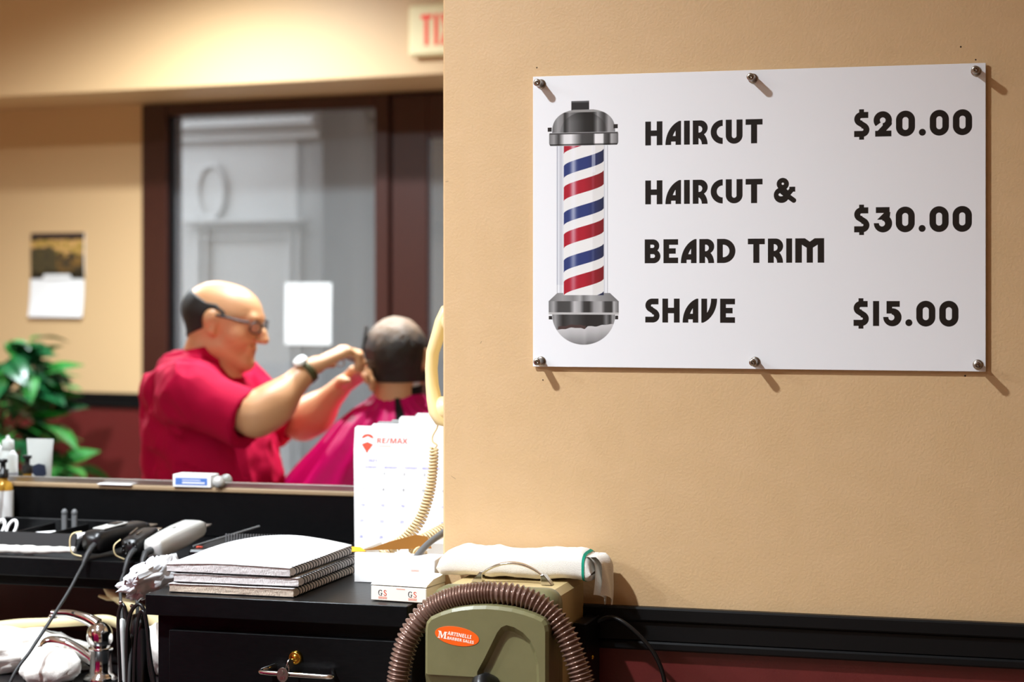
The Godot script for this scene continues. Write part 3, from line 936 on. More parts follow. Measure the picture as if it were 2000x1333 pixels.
# picture of a chrome barber pole; u from -70 to 70 across, v from 0 to 477 down
func pole_print(u: float, v: float) -> Color:
	var col := Color(0, 0, 0, 0)
	var cover := func(d: float) -> float: return clampf(0.5 - d, 0, 1)
	# hanging bracket
	var d := sdr(u, v, -24, 0, 11, 22)
	if d < 0.5:
		col = c8(38, 38, 40) if v > 3 else c8(84, 84, 86)
		col.a = cover.call(d)
	# dome
	var hw := 62.0 * pow(clampf(1.0 - pow(clampf((62.0 - v) / 46.0, 0, 1), 2.6), 0, 1), 0.42)
	if v > 17 and v < 64 and absf(u) < hw + 0.5:
		var c := ramp(u / 62.0, [[-1.0, 96], [-0.82, 150], [-0.66, 128], [-0.6, 40], [-0.45, 128], [-0.2, 86], [0.05, 40], [0.3, 30], [0.45, 150], [0.58, 84], [0.66, 60], [0.8, 160], [1.0, 120]])
		var arch := 46.0 * sqrt(clampf(1.0 - pow(clampf((62.0 - v) / 40.0, 0, 1), 2.0), 0, 1))
		if v < 22: c = c8(150, 148, 146)
		elif absf(u) < arch: c = c.darkened(0.12 + 0.5 * clampf((40.0 - v) / 22.0, 0, 1) * 0.6)
		c.a = cover.call(absf(u) - hw)
		col = c
	for q in [[-66.0, 55.0], [64.0, 51.0]]:
		if sdr(u, v, q[0] - 5, q[1] - 4, q[0] + 3, q[1] + 4) < 0: col = c8(36, 34, 34)
	# upper collar
	d = sdr(u, v, -68, 62, 68, 87) - 0.0
	d = maxf(d, sdc(u, v, clampf(u, -60, 60), clampf(v, 66, 81), 8.0))
	if d < 0.5:
		var c := ramp(u / 68.0, [[-1.0, 112], [-0.86, 150], [-0.72, 60], [-0.66, 130], [-0.56, 220], [-0.36, 228], [-0.2, 150], [-0.05, 70], [0.28, 60], [0.34, 232], [0.56, 226], [0.6, 90], [0.74, 50], [0.8, 170], [0.95, 120], [1.0, 80]])
		if v < 65: c = c8(70, 68, 68)
		if v > 84: c = c.darkened(0.6)
		c.a = cover.call(d)
		col = c
	# glass tube with the striped cylinder inside
	if v > 86 and v < 384 and absf(u + 2.5) < 51.0 and col.a == 0.0:
		var c := c8(226, 227, 230)
		var e := absf(u + 2.5)
		if e > 48.5: c = c8(196, 196, 200)
		elif e > 45.0: c = c8(232, 233, 236)
		elif e > 40.0: c = c8(208, 209, 214)
		if u < -40 and u > -54 and v < 360: c = c.lerp(c8(150, 154, 170), 0.5 if u < -51 else 0.15)
		var t := (u + 39.0) / 79.0
		if t >= 0.0 and t <= 1.0:
			c = c8(232, 230, 228)
			var g := 0.5 + asin(clampf(2.0 * t - 1.0, -1, 1)) / PI
			var ph := fposmod(v + 196.0 + 35.0 * g - 324.0, 92.6)
			if ph < 23.5: c = c8(42, 56, 112).lerp(c8(30, 36, 62), clampf((t - 0.6) * 2.4, 0, 1))
			elif ph > 42.0 and ph < 68.5: c = c8(168, 24, 44).lerp(c8(112, 18, 26), clampf((t - 0.5) * 2.0, 0, 1))
			elif t > 0.72: c = c8(222, 219, 216)
			var gl := exp(-pow((t - 0.24) / 0.07, 2)) * 0.6 * (1.0 - 0.5 * clampf(v - 200, 0, 200) / 200.0) + (0.5 if t > 0.70 and t < 0.79 and v < 140 else 0.10 if t > 0.70 and t < 0.76 else 0.0)
			c = c.lerp(c8(236, 236, 240), gl)
		c.a = cover.call(absf(u + 2.5) - 50.5)
		col = c
	# lower collar
	if v >= 376 and v < 396:
		var w := lerpf(52.0, 69.0, clampf((v - 376.0) / 16.0, 0, 1))
		if absf(u) < w + 0.5:
			var c := ramp(u / 69.0, [[-1.0, 110], [-0.6, 150], [-0.3, 128], [-0.1, 170], [0.0, 110], [0.2, 168], [0.5, 140], [0.8, 120], [1.0, 110]])
			c.a = cover.call(absf(u) - w)
			if v > 380 or absf(u) > 40: col = c
	if v >= 392 and v < 418 and absf(u) < 69.5:
		var c := ramp(u / 69.0, [[-1.0, 110], [-0.86, 160], [-0.72, 66], [-0.4, 70], [-0.26, 190], [-0.1, 160], [0.02, 52], [0.16, 44], [0.3, 150], [0.5, 170], [0.62, 60], [0.8, 52], [0.86, 180], [1.0, 100]])
		if v > 414: c = c8(186, 184, 182)
		c.a = cover.call(absf(u) - 69.0)
		col = c
	for q in [[-66.0, 424.0], [64.0, 423.0]]:
		if sdr(u, v, q[0] - 3, q[1] - 3, q[0] + 4, q[1] + 4) < 0: col = c8(40, 38, 38)
	# bowl
	if v >= 418:
		d = sde(u, v, 0, 418, 62, 59)
		if d < 0.5:
			var edge := 446.0 + 2.2 * sin(u * 0.09) + 0.6 * sin(u * 0.31) - 7.0 * clampf((u - 2.0) / 6.0, 0, 1)
			var c := ramp(u / 62.0, [[-1.0, 120], [-0.9, 150], [-0.78, 90], [-0.66, 40], [-0.4, 72], [-0.2, 60], [0.1, 34], [0.6, 40], [0.72, 120], [0.84, 50], [0.92, 150], [1.0, 120]])
			if v > edge: c = ramp((v - edge) / 34.0, [[0.0, 196], [0.35, 176], [0.8, 138], [1.0, 108]])
			elif v > edge - 6 and u < 4 and u > -50: c = c8(70, 54, 52)
			c.a = cover.call(d)
			col = c
	return col

# ---------------------------------------------------------------- vacuum beside the counter
func vacuum() -> void:
	var o := thing("barber_vacuum", "olive enamel barber vacuum with ribbed brown hose and orange sticker below the sign", "vacuum")
	# body: tan case with a rounded olive front frame
	var st := new_st()
	box(st, T(-0.897, 0.827, 0.689), V(0.204, 0.26, 0.204), 0.010)
	part("case", st, M.tan_enamel, o)
	st = new_st()
	slab(st, T(-0.897, 0.826, 0), rounded(0.215, 0.27, 0.024, 6), 0.765, 0.803, 0.006, true)
	part("front_frame", st, M.olive_enamel, o)
	for sx in [-0.988, -0.808]:
		st = new_st()
		lathe(st, TR(V(sx, 0.938, 0.803), 90, 0, 0), [Vector2(0.0042, 0), Vector2(0.0042, 0.001), Vector2(0.003, 0.0025), Vector2(0, 0.003)], 14)
		part("screw", st, M.chrome, o)
	# arched hood with a drop-shaped recess
	st = new_st()
	var out := PackedVector2Array()
	for p in [[-0.993, 0.72], [-0.9935, 0.80], [-0.993, 0.902], [-0.991, 0.913], [-0.984, 0.922], [-0.967, 0.930], [-0.948, 0.9365], [-0.932, 0.940], [-0.912, 0.943], [-0.890, 0.9445], [-0.868, 0.944], [-0.846, 0.942], [-0.826, 0.938], [-0.808, 0.933], [-0.794, 0.927], [-0.788, 0.919], [-0.786, 0.908], [-0.786, 0.80], [-0.786, 0.72]]:
		out.append(Vector2(p[0], p[1]))
	slab(st, Transform3D.IDENTITY, out, 0.803, 0.872, 0.005)
	st.generate_normals()
	var hood := CSGCombiner3D.new()
	hood.name = "hood"
	var solid := CSGMesh3D.new()
	solid.mesh = st.commit()
	solid.material = M.olive_enamel
	hood.add_child(solid)
	var rec := []
	for p in [[-0.905, 0.838], [-0.893, 0.860], [-0.881, 0.884], [-0.871, 0.904], [-0.864, 0.913], [-0.855, 0.917], [-0.842, 0.914], [-0.827, 0.906], [-0.814, 0.893], [-0.806, 0.876], [-0.801, 0.855], [-0.800, 0.83], [-0.800, 0.75], [-0.86, 0.75], [-0.892, 0.79], [-0.906, 0.82]]:
		rec.append(Vector2(p[0], p[1]))
	st = new_st()
	st.set_smooth_group(-1)
	var cc := Vector2(-0.85, 0.84)
	var lvl := [[1.03, 0.876], [0.84, 0.861]]
	var n := rec.size()
	for i in n:
		var a: Vector2 = rec[i] - cc
		var b: Vector2 = rec[(i + 1) % n] - cc
		var a0 := V(cc.x + a.x * lvl[0][0], cc.y + a.y * lvl[0][0], lvl[0][1])
		var b0 := V(cc.x + b.x * lvl[0][0], cc.y + b.y * lvl[0][0], lvl[0][1])
		var a1 := V(cc.x + a.x * lvl[1][0], cc.y + a.y * lvl[1][0], lvl[1][1])
		var b1 := V(cc.x + b.x * lvl[1][0], cc.y + b.y * lvl[1][0], lvl[1][1])
		quad(st, a1, b1, b0, a0)
		tri(st, V(cc.x, cc.y, lvl[0][1]), a0, b0)
		tri(st, V(cc.x, cc.y, lvl[1][1]), b1, a1)
	st.generate_normals()
	var cut := CSGMesh3D.new()
	cut.mesh = st.commit()
	cut.operation = CSGShape3D.OPERATION_SUBTRACTION
	cut.material = M.olive_enamel
	hood.add_child(cut)
	var step := CSGBox3D.new()
	step.size = V(0.086, 0.03, 0.02)
	step.position = V(-0.951, 0.813, 0.873)
	step.rotation = Vector3(0.35, 0, 0)
	step.operation = CSGShape3D.OPERATION_SUBTRACTION
	step.material = M.olive_enamel
	hood.add_child(step)
	o.add_child(hood)
	# hose port
	st = new_st()
	tube(st, [V(-0.884, 0.815, 0.862), V(-0.890, 0.822, 0.874), V(-0.893, 0.823, 0.886), V(-0.890, 0.812, 0.896), V(-0.884, 0.79, 0.900)], [0.017, 0.016, 0.0155, 0.015, 0.015], 18)
	part("hose_port", st, M.black_plastic, o, "black hose elbow")
	# ribbed hose round the hood
	var path := curve([V(-1.056, 0.70, 0.842), V(-1.054, 0.775, 0.842), V(-1.049, 0.806, 0.841), V(-1.043, 0.845, 0.840), V(-1.029, 0.886, 0.838), V(-0.998, 0.926, 0.836), V(-0.947, 0.950, 0.835), V(-0.889, 0.9585, 0.835), V(-0.839, 0.9545, 0.835), V(-0.798, 0.936, 0.836), V(-0.768, 0.902, 0.838), V(-0.749, 0.860, 0.840), V(-0.736, 0.823, 0.841), V(-0.728, 0.785, 0.842), V(-0.726, 0.70, 0.842)], 0.0017)
	var rr := []
	var pitch := 5.6
	for i in path.size():
		var ph := fposmod(i / pitch, 1.0)
		rr.append(0.0148 + 0.0056 * pow(0.5 + 0.5 * cos(TAU * ph), 1.6))
	st = new_st()
	tube(st, path, rr, 22)
	part("hose", st, M.hose_brown, o, "ribbed glossy brown hose")
	# chrome carrying handle
	st = new_st()
	var hp := []
	for k in 25:
		var t := k / 24.0
		hp.append(V(-0.9495 + 0.119 * t, 0.965 + 0.027 * pow(sin(PI * t), 0.7), 0.712))
	surf(st, 24, 12, func(u, v):
		var i := int(round(u * 24))
		var a: float = TAU * v
		var w := 0.0075 + 0.001 * sin(PI * u)
		return hp[i] + V(0, sin(a) * 0.0028, cos(a) * w))
	for s in [0, 1]:
		var bx: float = -0.9495 if s == 0 else -0.8305
		var dx: float = -1.0 if s == 0 else 1.0
		slab(st, T(0, 0, 0), PackedVector2Array([Vector2(bx - dx * 0.008, 0.958), Vector2(bx + dx * 0.011, 0.958), Vector2(bx + dx * 0.005, 0.966), Vector2(bx - dx * 0.004, 0.976), Vector2(bx - dx * 0.009, 0.9745)]), 0.7035, 0.7205, 0.001)
	part("handle", st, M.chrome, o, "arched chrome carrying handle")
	# orange sticker
	st = new_st()
	slab(st, TR(V(-0.938, 0.8935, 0.872), 0, 0, -7), ellipse(0.0375, 0.0152, 40), 0, 0.0006, 0.0001, true)
	var sk := part("sticker", st, M.orange_sticker, o, "orange oval maker's sticker")
	letters("lettering", "M", 0.0112, TR(V(-0.9625, 0.8945, 0.8727), 0, 0, -7), M.sticker_print, sk, "Droid Serif", true, 1.1)
	letters("lettering", "ARTINELLI", 0.0058, TR(V(-0.9335, 0.8955, 0.8727), 0, 0, -7), M.sticker_print, sk, "Droid Sans", true, 1.0)
	letters("lettering", "BARBER SALES", 0.0032, TR(V(-0.932, 0.8875, 0.8727), 0, 0, -7), M.sticker_print, sk, "Droid Sans", true, 1.05)
	# black stand it sits on
	var s := thing("vacuum_stand", "black wooden stand under the olive vacuum", "stand")
	boxm("shelf", V(-1.0, 0.668, 0.602), V(-0.795, 0.690, 0.80), M.black_wood, s, 0.002)
	boxm("side_panel", V(-0.789, 0.0, 0.602), V(-0.765, 0.893, 0.70), M.black_wood, s, 0.002)
	boxm("side_panel", V(-1.03, 0.0, 0.602), V(-1.002, 0.69, 0.76), M.black_wood, s, 0.002)
	boxm("bottom_board", V(-1.0, 0.05, 0.602), V(-0.79, 0.075, 0.76), M.black_wood, s, 0.002)
	st = new_st()
	lathe(st, TR(V(-0.765, 0.829, 0.655), 0, 0, -90), [Vector2(0.004, 0), Vector2(0.003, 0.002), Vector2(0, 0.0026)], 12)
	part("screw", st, M.brass, s)
	# its mains cords
	var c := thing("mains_cord", "black mains cord hanging in front of the chair rail by the vacuum", "cord")
	st = new_st()
	tube(st, curve([V(-0.764, 0.885, 0.62), V(-0.74, 0.893, 0.625), V(-0.715, 0.885, 0.63), V(-0.686, 0.862, 0.63), V(-0.662, 0.832, 0.628), V(-0.648, 0.795, 0.625), V(-0.645, 0.75, 0.62), V(-0.65, 0.62, 0.615), V(-0.66, 0.4, 0.61), V(-0.665, 0.006, 0.61)], 0.01), 0.0038, 10)
	part("cable", st, M.black_plastic, c)
	c = thing("mains_cord", "thick grey cord looping from behind the corner down to the vacuum", "cord")
	st = new_st()
	tube(st, curve([V(-1.045, 0.925, 0.60), V(-1.066, 0.918, 0.62), V(-1.088, 0.925, 0.625), V(-1.105, 0.945, 0.615), V(-1.108, 0.968, 0.59), V(-1.098, 0.992, 0.55), V(-1.085, 1.008, 0.50), V(-1.075, 1.02, 0.44), V(-1.068, 1.02, 0.30)], 0.008), 0.0058, 12)
	part("cable", st, M.grey_plastic, c)
	towel()

func towel() -> void:
	var o := thing("folded_towel", "folded white towel with a green stripe on top of the olive vacuum", "towel")
	var nz := FastNoiseLite.new()
	nz.seed = 5
	nz.frequency = 14.0
	var f := func(v: float, u: float, grow: float) -> Vector3:
		# v along the towel from the left end to the right, u round the folded section
		var a := TAU * u
		var ends := pow(clampf(1.0 - pow(absf(2.0 * v - 1.0), 16.0), 0, 1), 0.5)
		var hz := 0.045
		var hy := (0.0225 + 0.004 * nz.get_noise_2d(v * 0.28, 3.0)) * ends + 0.0015 + grow
		var cz := 0.642 - 0.006 * v
		var ca := cos(a)
		var sa := sin(a)
		var z := cz + signf(ca) * pow(absf(ca), 0.55) * (hz + grow)
		var x := lerpf(-1.034, -0.762, v)
		var y := 0.984 + signf(sa) * pow(absf(sa), 0.6) * hy
		if x < -0.995: y -= pow((-0.995 - x) / 0.05, 2.0) * 0.016
		if x > -0.792: y -= pow((x + 0.792) / 0.03, 2.0) * 0.012
		if sa > 0.0: y += 0.0035 * nz.get_noise_3d(x, z, 0.3) + 0.003 * sin(v * 9.0)
		return V(x, y, z)
	var st := new_st()
	surf(st, 60, 40, func(u, v): return f.call(u, v, 0.0))
	part("cloth", st, M.white_towel, o)
	st = new_st()
	surf(st, 3, 60, func(u, v): return f.call(0.942 + u * 0.016, v, 0.0009))
	part("stripe", st, M.green_thread, o, "green woven stripe")
	st = new_st()
	# loose end hanging over the right side
	var g := func(u: float, v: float, off: float) -> Vector3:
		var t := v
		var x := -0.790 + (0.046 + 0.006 * sin(u * 4.0)) * sin(minf(t * 2.6, 1.0) * PI / 2) + off
		var y := 0.995 + 0.006 * sin(minf(t * 2.6, 1.0) * PI) - 0.085 * maxf(t - 0.2, 0.0) / 0.8 * (0.85 + 0.15 * cos(u * 3.0))
		return V(x + 0.004 * sin(u * 7.0 + t * 3.0), y, 0.602 + 0.062 * u + 0.006 * sin(t * 5.0))
	surf(st, 12, 20, func(u, v): return g.call(u, v, 0.0))
	surf(st, 12, 20, func(u, v): return g.call(1.0 - u, v, -0.012))
	part("hanging_end", st, M.white_towel, o)

# ---------------------------------------------------------------- on the counter
func things_on_counter() -> void:
	notebooks()
	# long white box with cord in it
	var o := thing("open_white_box", "open white cardboard box with the telephone cord lying in it", "box", V(-1.152, 0.921, 0.46), 0.02)
	boxm("bottom", V(-0.088, 0, -0.075), V(0.088, 0.002, 0.075), M.white_card, o, 0.0)
	boxm("side", V(-0.088, 0.002, 0.073), V(0.088, 0.054, 0.075), M.white_card, o, 0.0004)
	boxm("side", V(-0.088, 0.002, -0.075), V(0.088, 0.054, -0.073), M.white_card, o, 0.0004)
	boxm("end", V(-0.088, 0.002, -0.0728), V(-0.086, 0.054, 0.0728), M.white_card, o, 0.0004)
	boxm("end", V(0.086, 0.002, -0.0728), V(0.088, 0.054, 0.0728), M.white_card, o, 0.0004)
	var st := new_st()
	slab(st, Transform3D(Basis(Vector3.UP, 0.45), V(-0.02, 0.054, 0.02)), PackedVector2Array([Vector2(-0.07, 0), Vector2(0.06, 0), Vector2(0.052, 0.022), Vector2(0.03, 0.026), Vector2(-0.02, 0.014), Vector2(-0.05, 0.004)]), 0, 0.0016)
	part("flap", st, M.brown_card, o, "brown torn cardboard flap")
	st = new_st()
	slab(st, TR(V(-0.083, 0.0545, 0.073), -62, 12, 0), PackedVector2Array([Vector2(-0.01, -0.002), Vector2(0.016, 0), Vector2(0.004, 0.012), Vector2(-0.012, 0.014)]), 0, 0.0012)
	part("corner_flap", st, M.yellow_card, o, "yellow corner flap")
	# tissue boxes
	o = thing("paper_box", "flat white end-paper box with red and grey initials at the counter edge", "box", V(-1.082, 0.921, 0.6925), -0.10)
	boxm("carton", V(-0.052, 0, -0.04), V(0.052, 0.025, 0.04), M.cream_card, o, 0.0012)
	st = new_st()
	slab(st, Transform3D(Basis(V(0, 0, 1), V(0, 1, 0), V(-1, 0, 0)), V(0.052, 0.026, 0)), PackedVector2Array([Vector2(-0.04, 0), Vector2(0.04, 0.001), Vector2(0.038, 0.003), Vector2(0.01, 0.011), Vector2(-0.04, 0.014)]), 0, 0.104)
	part("lifted_lid", st, M.cream_card, o)
	for gx in [-0.030, 0.026]:
		letters("lettering", "G", 0.0095, T(gx - 0.0045, 0.0135, 0.0403), M.print_dark, o, "Droid Serif", false, 0.9)
		letters("lettering", "S", 0.0095, T(gx + 0.0048, 0.0135, 0.0403), M.print_red, o, "Droid Serif", false, 0.9)
		for k in 4:
			boxm("print_bar", V(gx - 0.008, 0.0035 + k * 0.0011, 0.040), V(gx + 0.008, 0.0041 + k * 0.0011, 0.0403), M.print_pink, o, 0.0)
	boxm("print_bar", V(-0.004, 0.021, 0.040), V(0.012, 0.0225, 0.0403), M.print_pink, o, 0.0)
	o = thing("paper_box", "white end-paper box with pink print standing behind the grey cord", "box", V(-1.086, 0.921, 0.572), 0.08)
	boxm("carton", V(-0.026, 0, -0.02), V(0.026, 0.058, 0.055), M.white_card, o, 0.0012)
	for k in 6:
		boxm("print_bar", V(-0.017, 0.030 + k * 0.0017, 0.055), V(-0.003, 0.0308 + k * 0.0017, 0.0553), M.print_pink, o, 0.0)
	o = thing("small_bottle", "small purple bottle with a black base beside the vacuum", "bottle", V(-1.046, 0.921, 0.665))
	st = new_st()
	lathe(st, T(0, 0, 0), [Vector2(0, 0), Vector2(0.009, 0), Vector2(0.0095, 0.001), Vector2(0.0095, 0.018), Vector2(0, 0.018)], 18)
	part("base", st, M.black_plastic, o)
	st = new_st()
	lathe(st, T(0, 0, 0), [Vector2(0, 0.0185), Vector2(0.0085, 0.0185), Vector2(0.0085, 0.034), Vector2(0.005, 0.038), Vector2(0, 0.038)], 18)
	part("glass", st, M.purple_bottle, o)
	# on the ledge
	o = thing("carton", "small white and blue carton on the mirror ledge", "box", V(-1.803, 1.0265, 0.012), 0.03)
	boxm("box", V(-0.044, 0, -0.010), V(0.044, 0.027, 0.010), M.white_card, o, 0.0008)
	boxm("blue_band", V(-0.038, 0.0045, 0.010), V(0.036, 0.020, 0.0104), M.print_blue, o, 0.0, "blue printed band")
	boxm("print_bar", V(-0.022, 0.008, 0.0104), V(0.03, 0.011, 0.0107), M.white_card, o, 0.0)
	boxm("print_bar", V(-0.022, 0.0145, 0.0104), V(0.02, 0.016, 0.0107), M.white_card, o, 0.0)
	o = thing("glass_knob", "clear round mirror clip on the ledge beside the small carton", "clip", V(-1.741, 1.0265, 0.022))
	st = new_st()
	lathe(st, TR(V(0, 0.013, -0.02), 90, 0, 0), [Vector2(0, 0), Vector2(0.007, 0), Vector2(0.007, 0.012), Vector2(0.013, 0.014), Vector2(0.013, 0.021), Vector2(0.009, 0.026), Vector2(0, 0.027)], 20)
	part("knob", st, M.silver_paint, o)
	o = thing("name_card", "thin white card lying on the mirror ledge", "card", V(-1.987, 1.0265, 0.028))
	boxm("card", V(-0.04, 0, -0.018), V(0.04, 0.002, -0.004), M.paper, o, 0.0004)
	# bottles at the left, seen in the mirror
	o = thing("amber_bottle", "amber gold lotion bottle with a black pump on the shelf", "bottle", V(-2.241, 0.921, 0.052))
	st = new_st()
	lathe(st, T(0, 0, 0), [Vector2(0, 0), Vector2(0.020, 0), Vector2(0.022, 0.003), Vector2(0.022, 0.095), Vector2(0.019, 0.106), Vector2(0.010, 0.112), Vector2(0.010, 0.118), Vector2(0, 0.118)], 24)
	part("body", st, M.gold_liquid, o)
	st = new_st()
	lathe(st, T(0, 0, 0), [Vector2(0.0225, 0.02), Vector2(0.0225, 0.09)], 24)
	part("label", st, M.bottle_white, o, "white label")
	st = new_st()
	lathe(st, T(0, 0, 0), [Vector2(0.012, 0.118), Vector2(0.012, 0.135), Vector2(0.006, 0.137), Vector2(0.006, 0.150), Vector2(0.010, 0.151), Vector2(0.010, 0.158), Vector2(0, 0.159)], 20)
	part("pump", st, M.black_plastic, o)
	o = thing("lotion_tube", "white lotion tube standing on its cap with a dark blue label", "tube", V(-2.250, 0.921, 0.125))
	st = new_st()
	surf(st, 24, 12, func(u, v): return V(cos(TAU * u) * lerpf(0.021, 0.035, v), 0.03 + 0.16 * v, sin(TAU * u) * lerpf(0.018, 0.0012, v * v)))
	part("body", st, M.bottle_white, o)
	st = new_st()
	lathe(st, T(0, 0, 0), [Vector2(0, 0), Vector2(0.019, 0), Vector2(0.019, 0.03), Vector2(0, 0.031)], 20)
	part("cap", st, M.bottle_white, o)
	st = new_st()
	slab(st, TR(V(0.006, 0.118, -0.0152), 7, 180, 0), PackedVector2Array([Vector2(0.022, 0), Vector2(0.014, 0.012), Vector2(0, 0.017), Vector2(-0.016, 0.014), Vector2(-0.018, -0.008), Vector2(-0.006, -0.017), Vector2(0.01, -0.013)]), 0, 0.001)
	part("label", st, M.label_navy, o, "dark blue label")
	for b in [[-2.318, 0.10, 0.020, 0.152, "white squeeze bottle with a nozzle cap beside the lotion tube"], [-2.372, 0.15, 0.026, 0.13, "wide white cream bottle beside the squeeze bottle"]]:
		o = thing("cream_bottle", b[4], "bottle", V(b[0], 0.921, b[1]))
		st = new_st()
		lathe(st, T(0, 0, 0), [Vector2(0, 0), Vector2(b[2], 0), Vector2(b[2] + 0.002, 0.003), Vector2(b[2] + 0.002, b[3]), Vector2(b[2] * 0.7, b[3] + 0.012), Vector2(0, b[3] + 0.012)], 22)
		part("body", st, M.bottle_white, o)
		st = new_st()
		lathe(st, T(0, b[3] + 0.0125, 0), [Vector2(0, 0), Vector2(b[2] * 0.72, 0), Vector2(b[2] * 0.68, 0.022), Vector2(0.005, 0.026), Vector2(0.0035, 0.033), Vector2(0, 0.034)], 18)
		part("cap", st, M.bottle_white, o)
		st = new_st()
		lathe(st, T(0, 0, 0), [Vector2(b[2] + 0.0024, b[3] * 0.3), Vector2(b[2] + 0.0024, b[3] * 0.75)], 22)
		part("label", st, M.print_grey, o, "pale grey label")

func notebooks() -> void:
	var nz := FastNoiseLite.new()
	nz.seed = 21
	nz.frequency = 6.0
	var names := ["spiral notebook with yellowed pages at the bottom of the pile", "spiral notebook with grey-edged pages in the middle of the pile", "spiral notebook with a bulging white cover on top of the pile"]
	var off := [V(0, 0, 0), V(0.004, 0, -0.006), V(-0.006, 0, -0.004)]
	for k in 3:
		var o := thing("spiral_notebook", names[k], "notebook", V(-1.393, 0.9205 + k * 0.0174, 0.590) + off[k], [0.0, 0.015, -0.01][k], "spiral notebooks in a pile")
		var w := 0.234
		var d := 0.296
		boxm("back_cover", V(-w / 2, 0.0, -d / 2), V(w / 2, 0.0014, d / 2), M.black_plastic, o, 0.0003)
		var st := new_st()
		var hh := 0.0128
		var bulge: float = 0.016 if k == 2 else 0.0
		var top := func(u: float, v: float) -> float:
			return 0.0016 + hh + 0.0012 * nz.get_noise_2d(u * 0.3 + k, v * 0.3) + bulge * sin(PI * clampf(u * 0.9 + 0.05, 0, 1)) * (1.0 - v * 0.85)
		# page block: u across, v from the back to the front edge
		surf(st, 16, 16, func(u, v): return V(-w / 2 + w * u, top.call(u, v), -d / 2 + d * v))
		for s in 4:
			surf(st, 24, 6, func(u, v):
				var q: float = v
				var e := 0.0016 * nz.get_noise_2d(u * 1.2 + s * 7.0, q * 1.5 + k * 3.0)
				var uu: float = u if s < 2 else float(s - 2)
				var vv: float = float(s) if s < 2 else u
				var y := lerpf(0.0015, top.call(uu, vv), q)
				return V(-w / 2 + w * uu + (e if s >= 2 else 0.0), y, -d / 2 + d * vv + (e if s < 2 else 0.0)))
		part("pages", st, [M.paper_aged, M.paper_edge, M.paper_edge][k], o)
		st = new_st()
		var cm: Material = M.paper_edge if k < 2 else M.paper
		surf(st, 24, 24, func(u, v): return V(-w / 2 - 0.002 + (w + 0.002) * u, top.call(u, v) + 0.0008 + (0.002 * sin(v * 5.0 + u * 4.0) * (1.0 - u) if k == 2 else 0.0), -d / 2 - 0.002 + (d + 0.004) * v))
		surf(st, 24, 24, func(u, v): return V(w / 2 - (w + 0.002) * u, top.call(1.0 - u, v) + 0.0002 + (0.002 * sin(v * 5.0 + (1.0 - u) * 4.0) * u if k == 2 else 0.0), -d / 2 - 0.002 + (d + 0.004) * v))
		part("front_cover", st, cm, o)
		st = new_st()
		coil(st, [V(w / 2 - 0.0015, 0.0085, d / 2 - 0.005), V(w / 2 - 0.0015, 0.0085, -d / 2 + 0.005)], 0.0076, 0.0009, 0.0128, 16, 6)
		part("spiral_binding", st, M.black_plastic, o, "black wire coil")

func cord_of(parent: Node, pts: Array, r: float, m: Material, called := "cord") -> void:
	var st := new_st()
	tube(st, curve(pts, 0.008), r, 10)
	part(called, st, m, parent)

# cross-section rings along an axis: list of [distance, half width, half height, lift]
func loft(st: SurfaceTool, xf: Transform3D, secs: Array, power := 0.6, seg := 20) -> void:
	var n := secs.size() - 1
	surf(st, n, seg, func(u, v):
		var s: Array = secs[int(round(u * n))]
		var a: float = TAU * v
		var c := cos(a)
		var d := sin(a)
		return xf * V(s[0], s[3] + signf(d) * pow(absf(d), power) * s[2], signf(c) * pow(absf(c), power) * s[1]))

func aim(p: Vector3, q: Vector3, up := Vector3.UP) -> Transform3D:
	var x := (q - p).normalized()
	var z := x.cross(up).normalized()
	return Transform3D(Basis(x, z.cross(x), z), p)

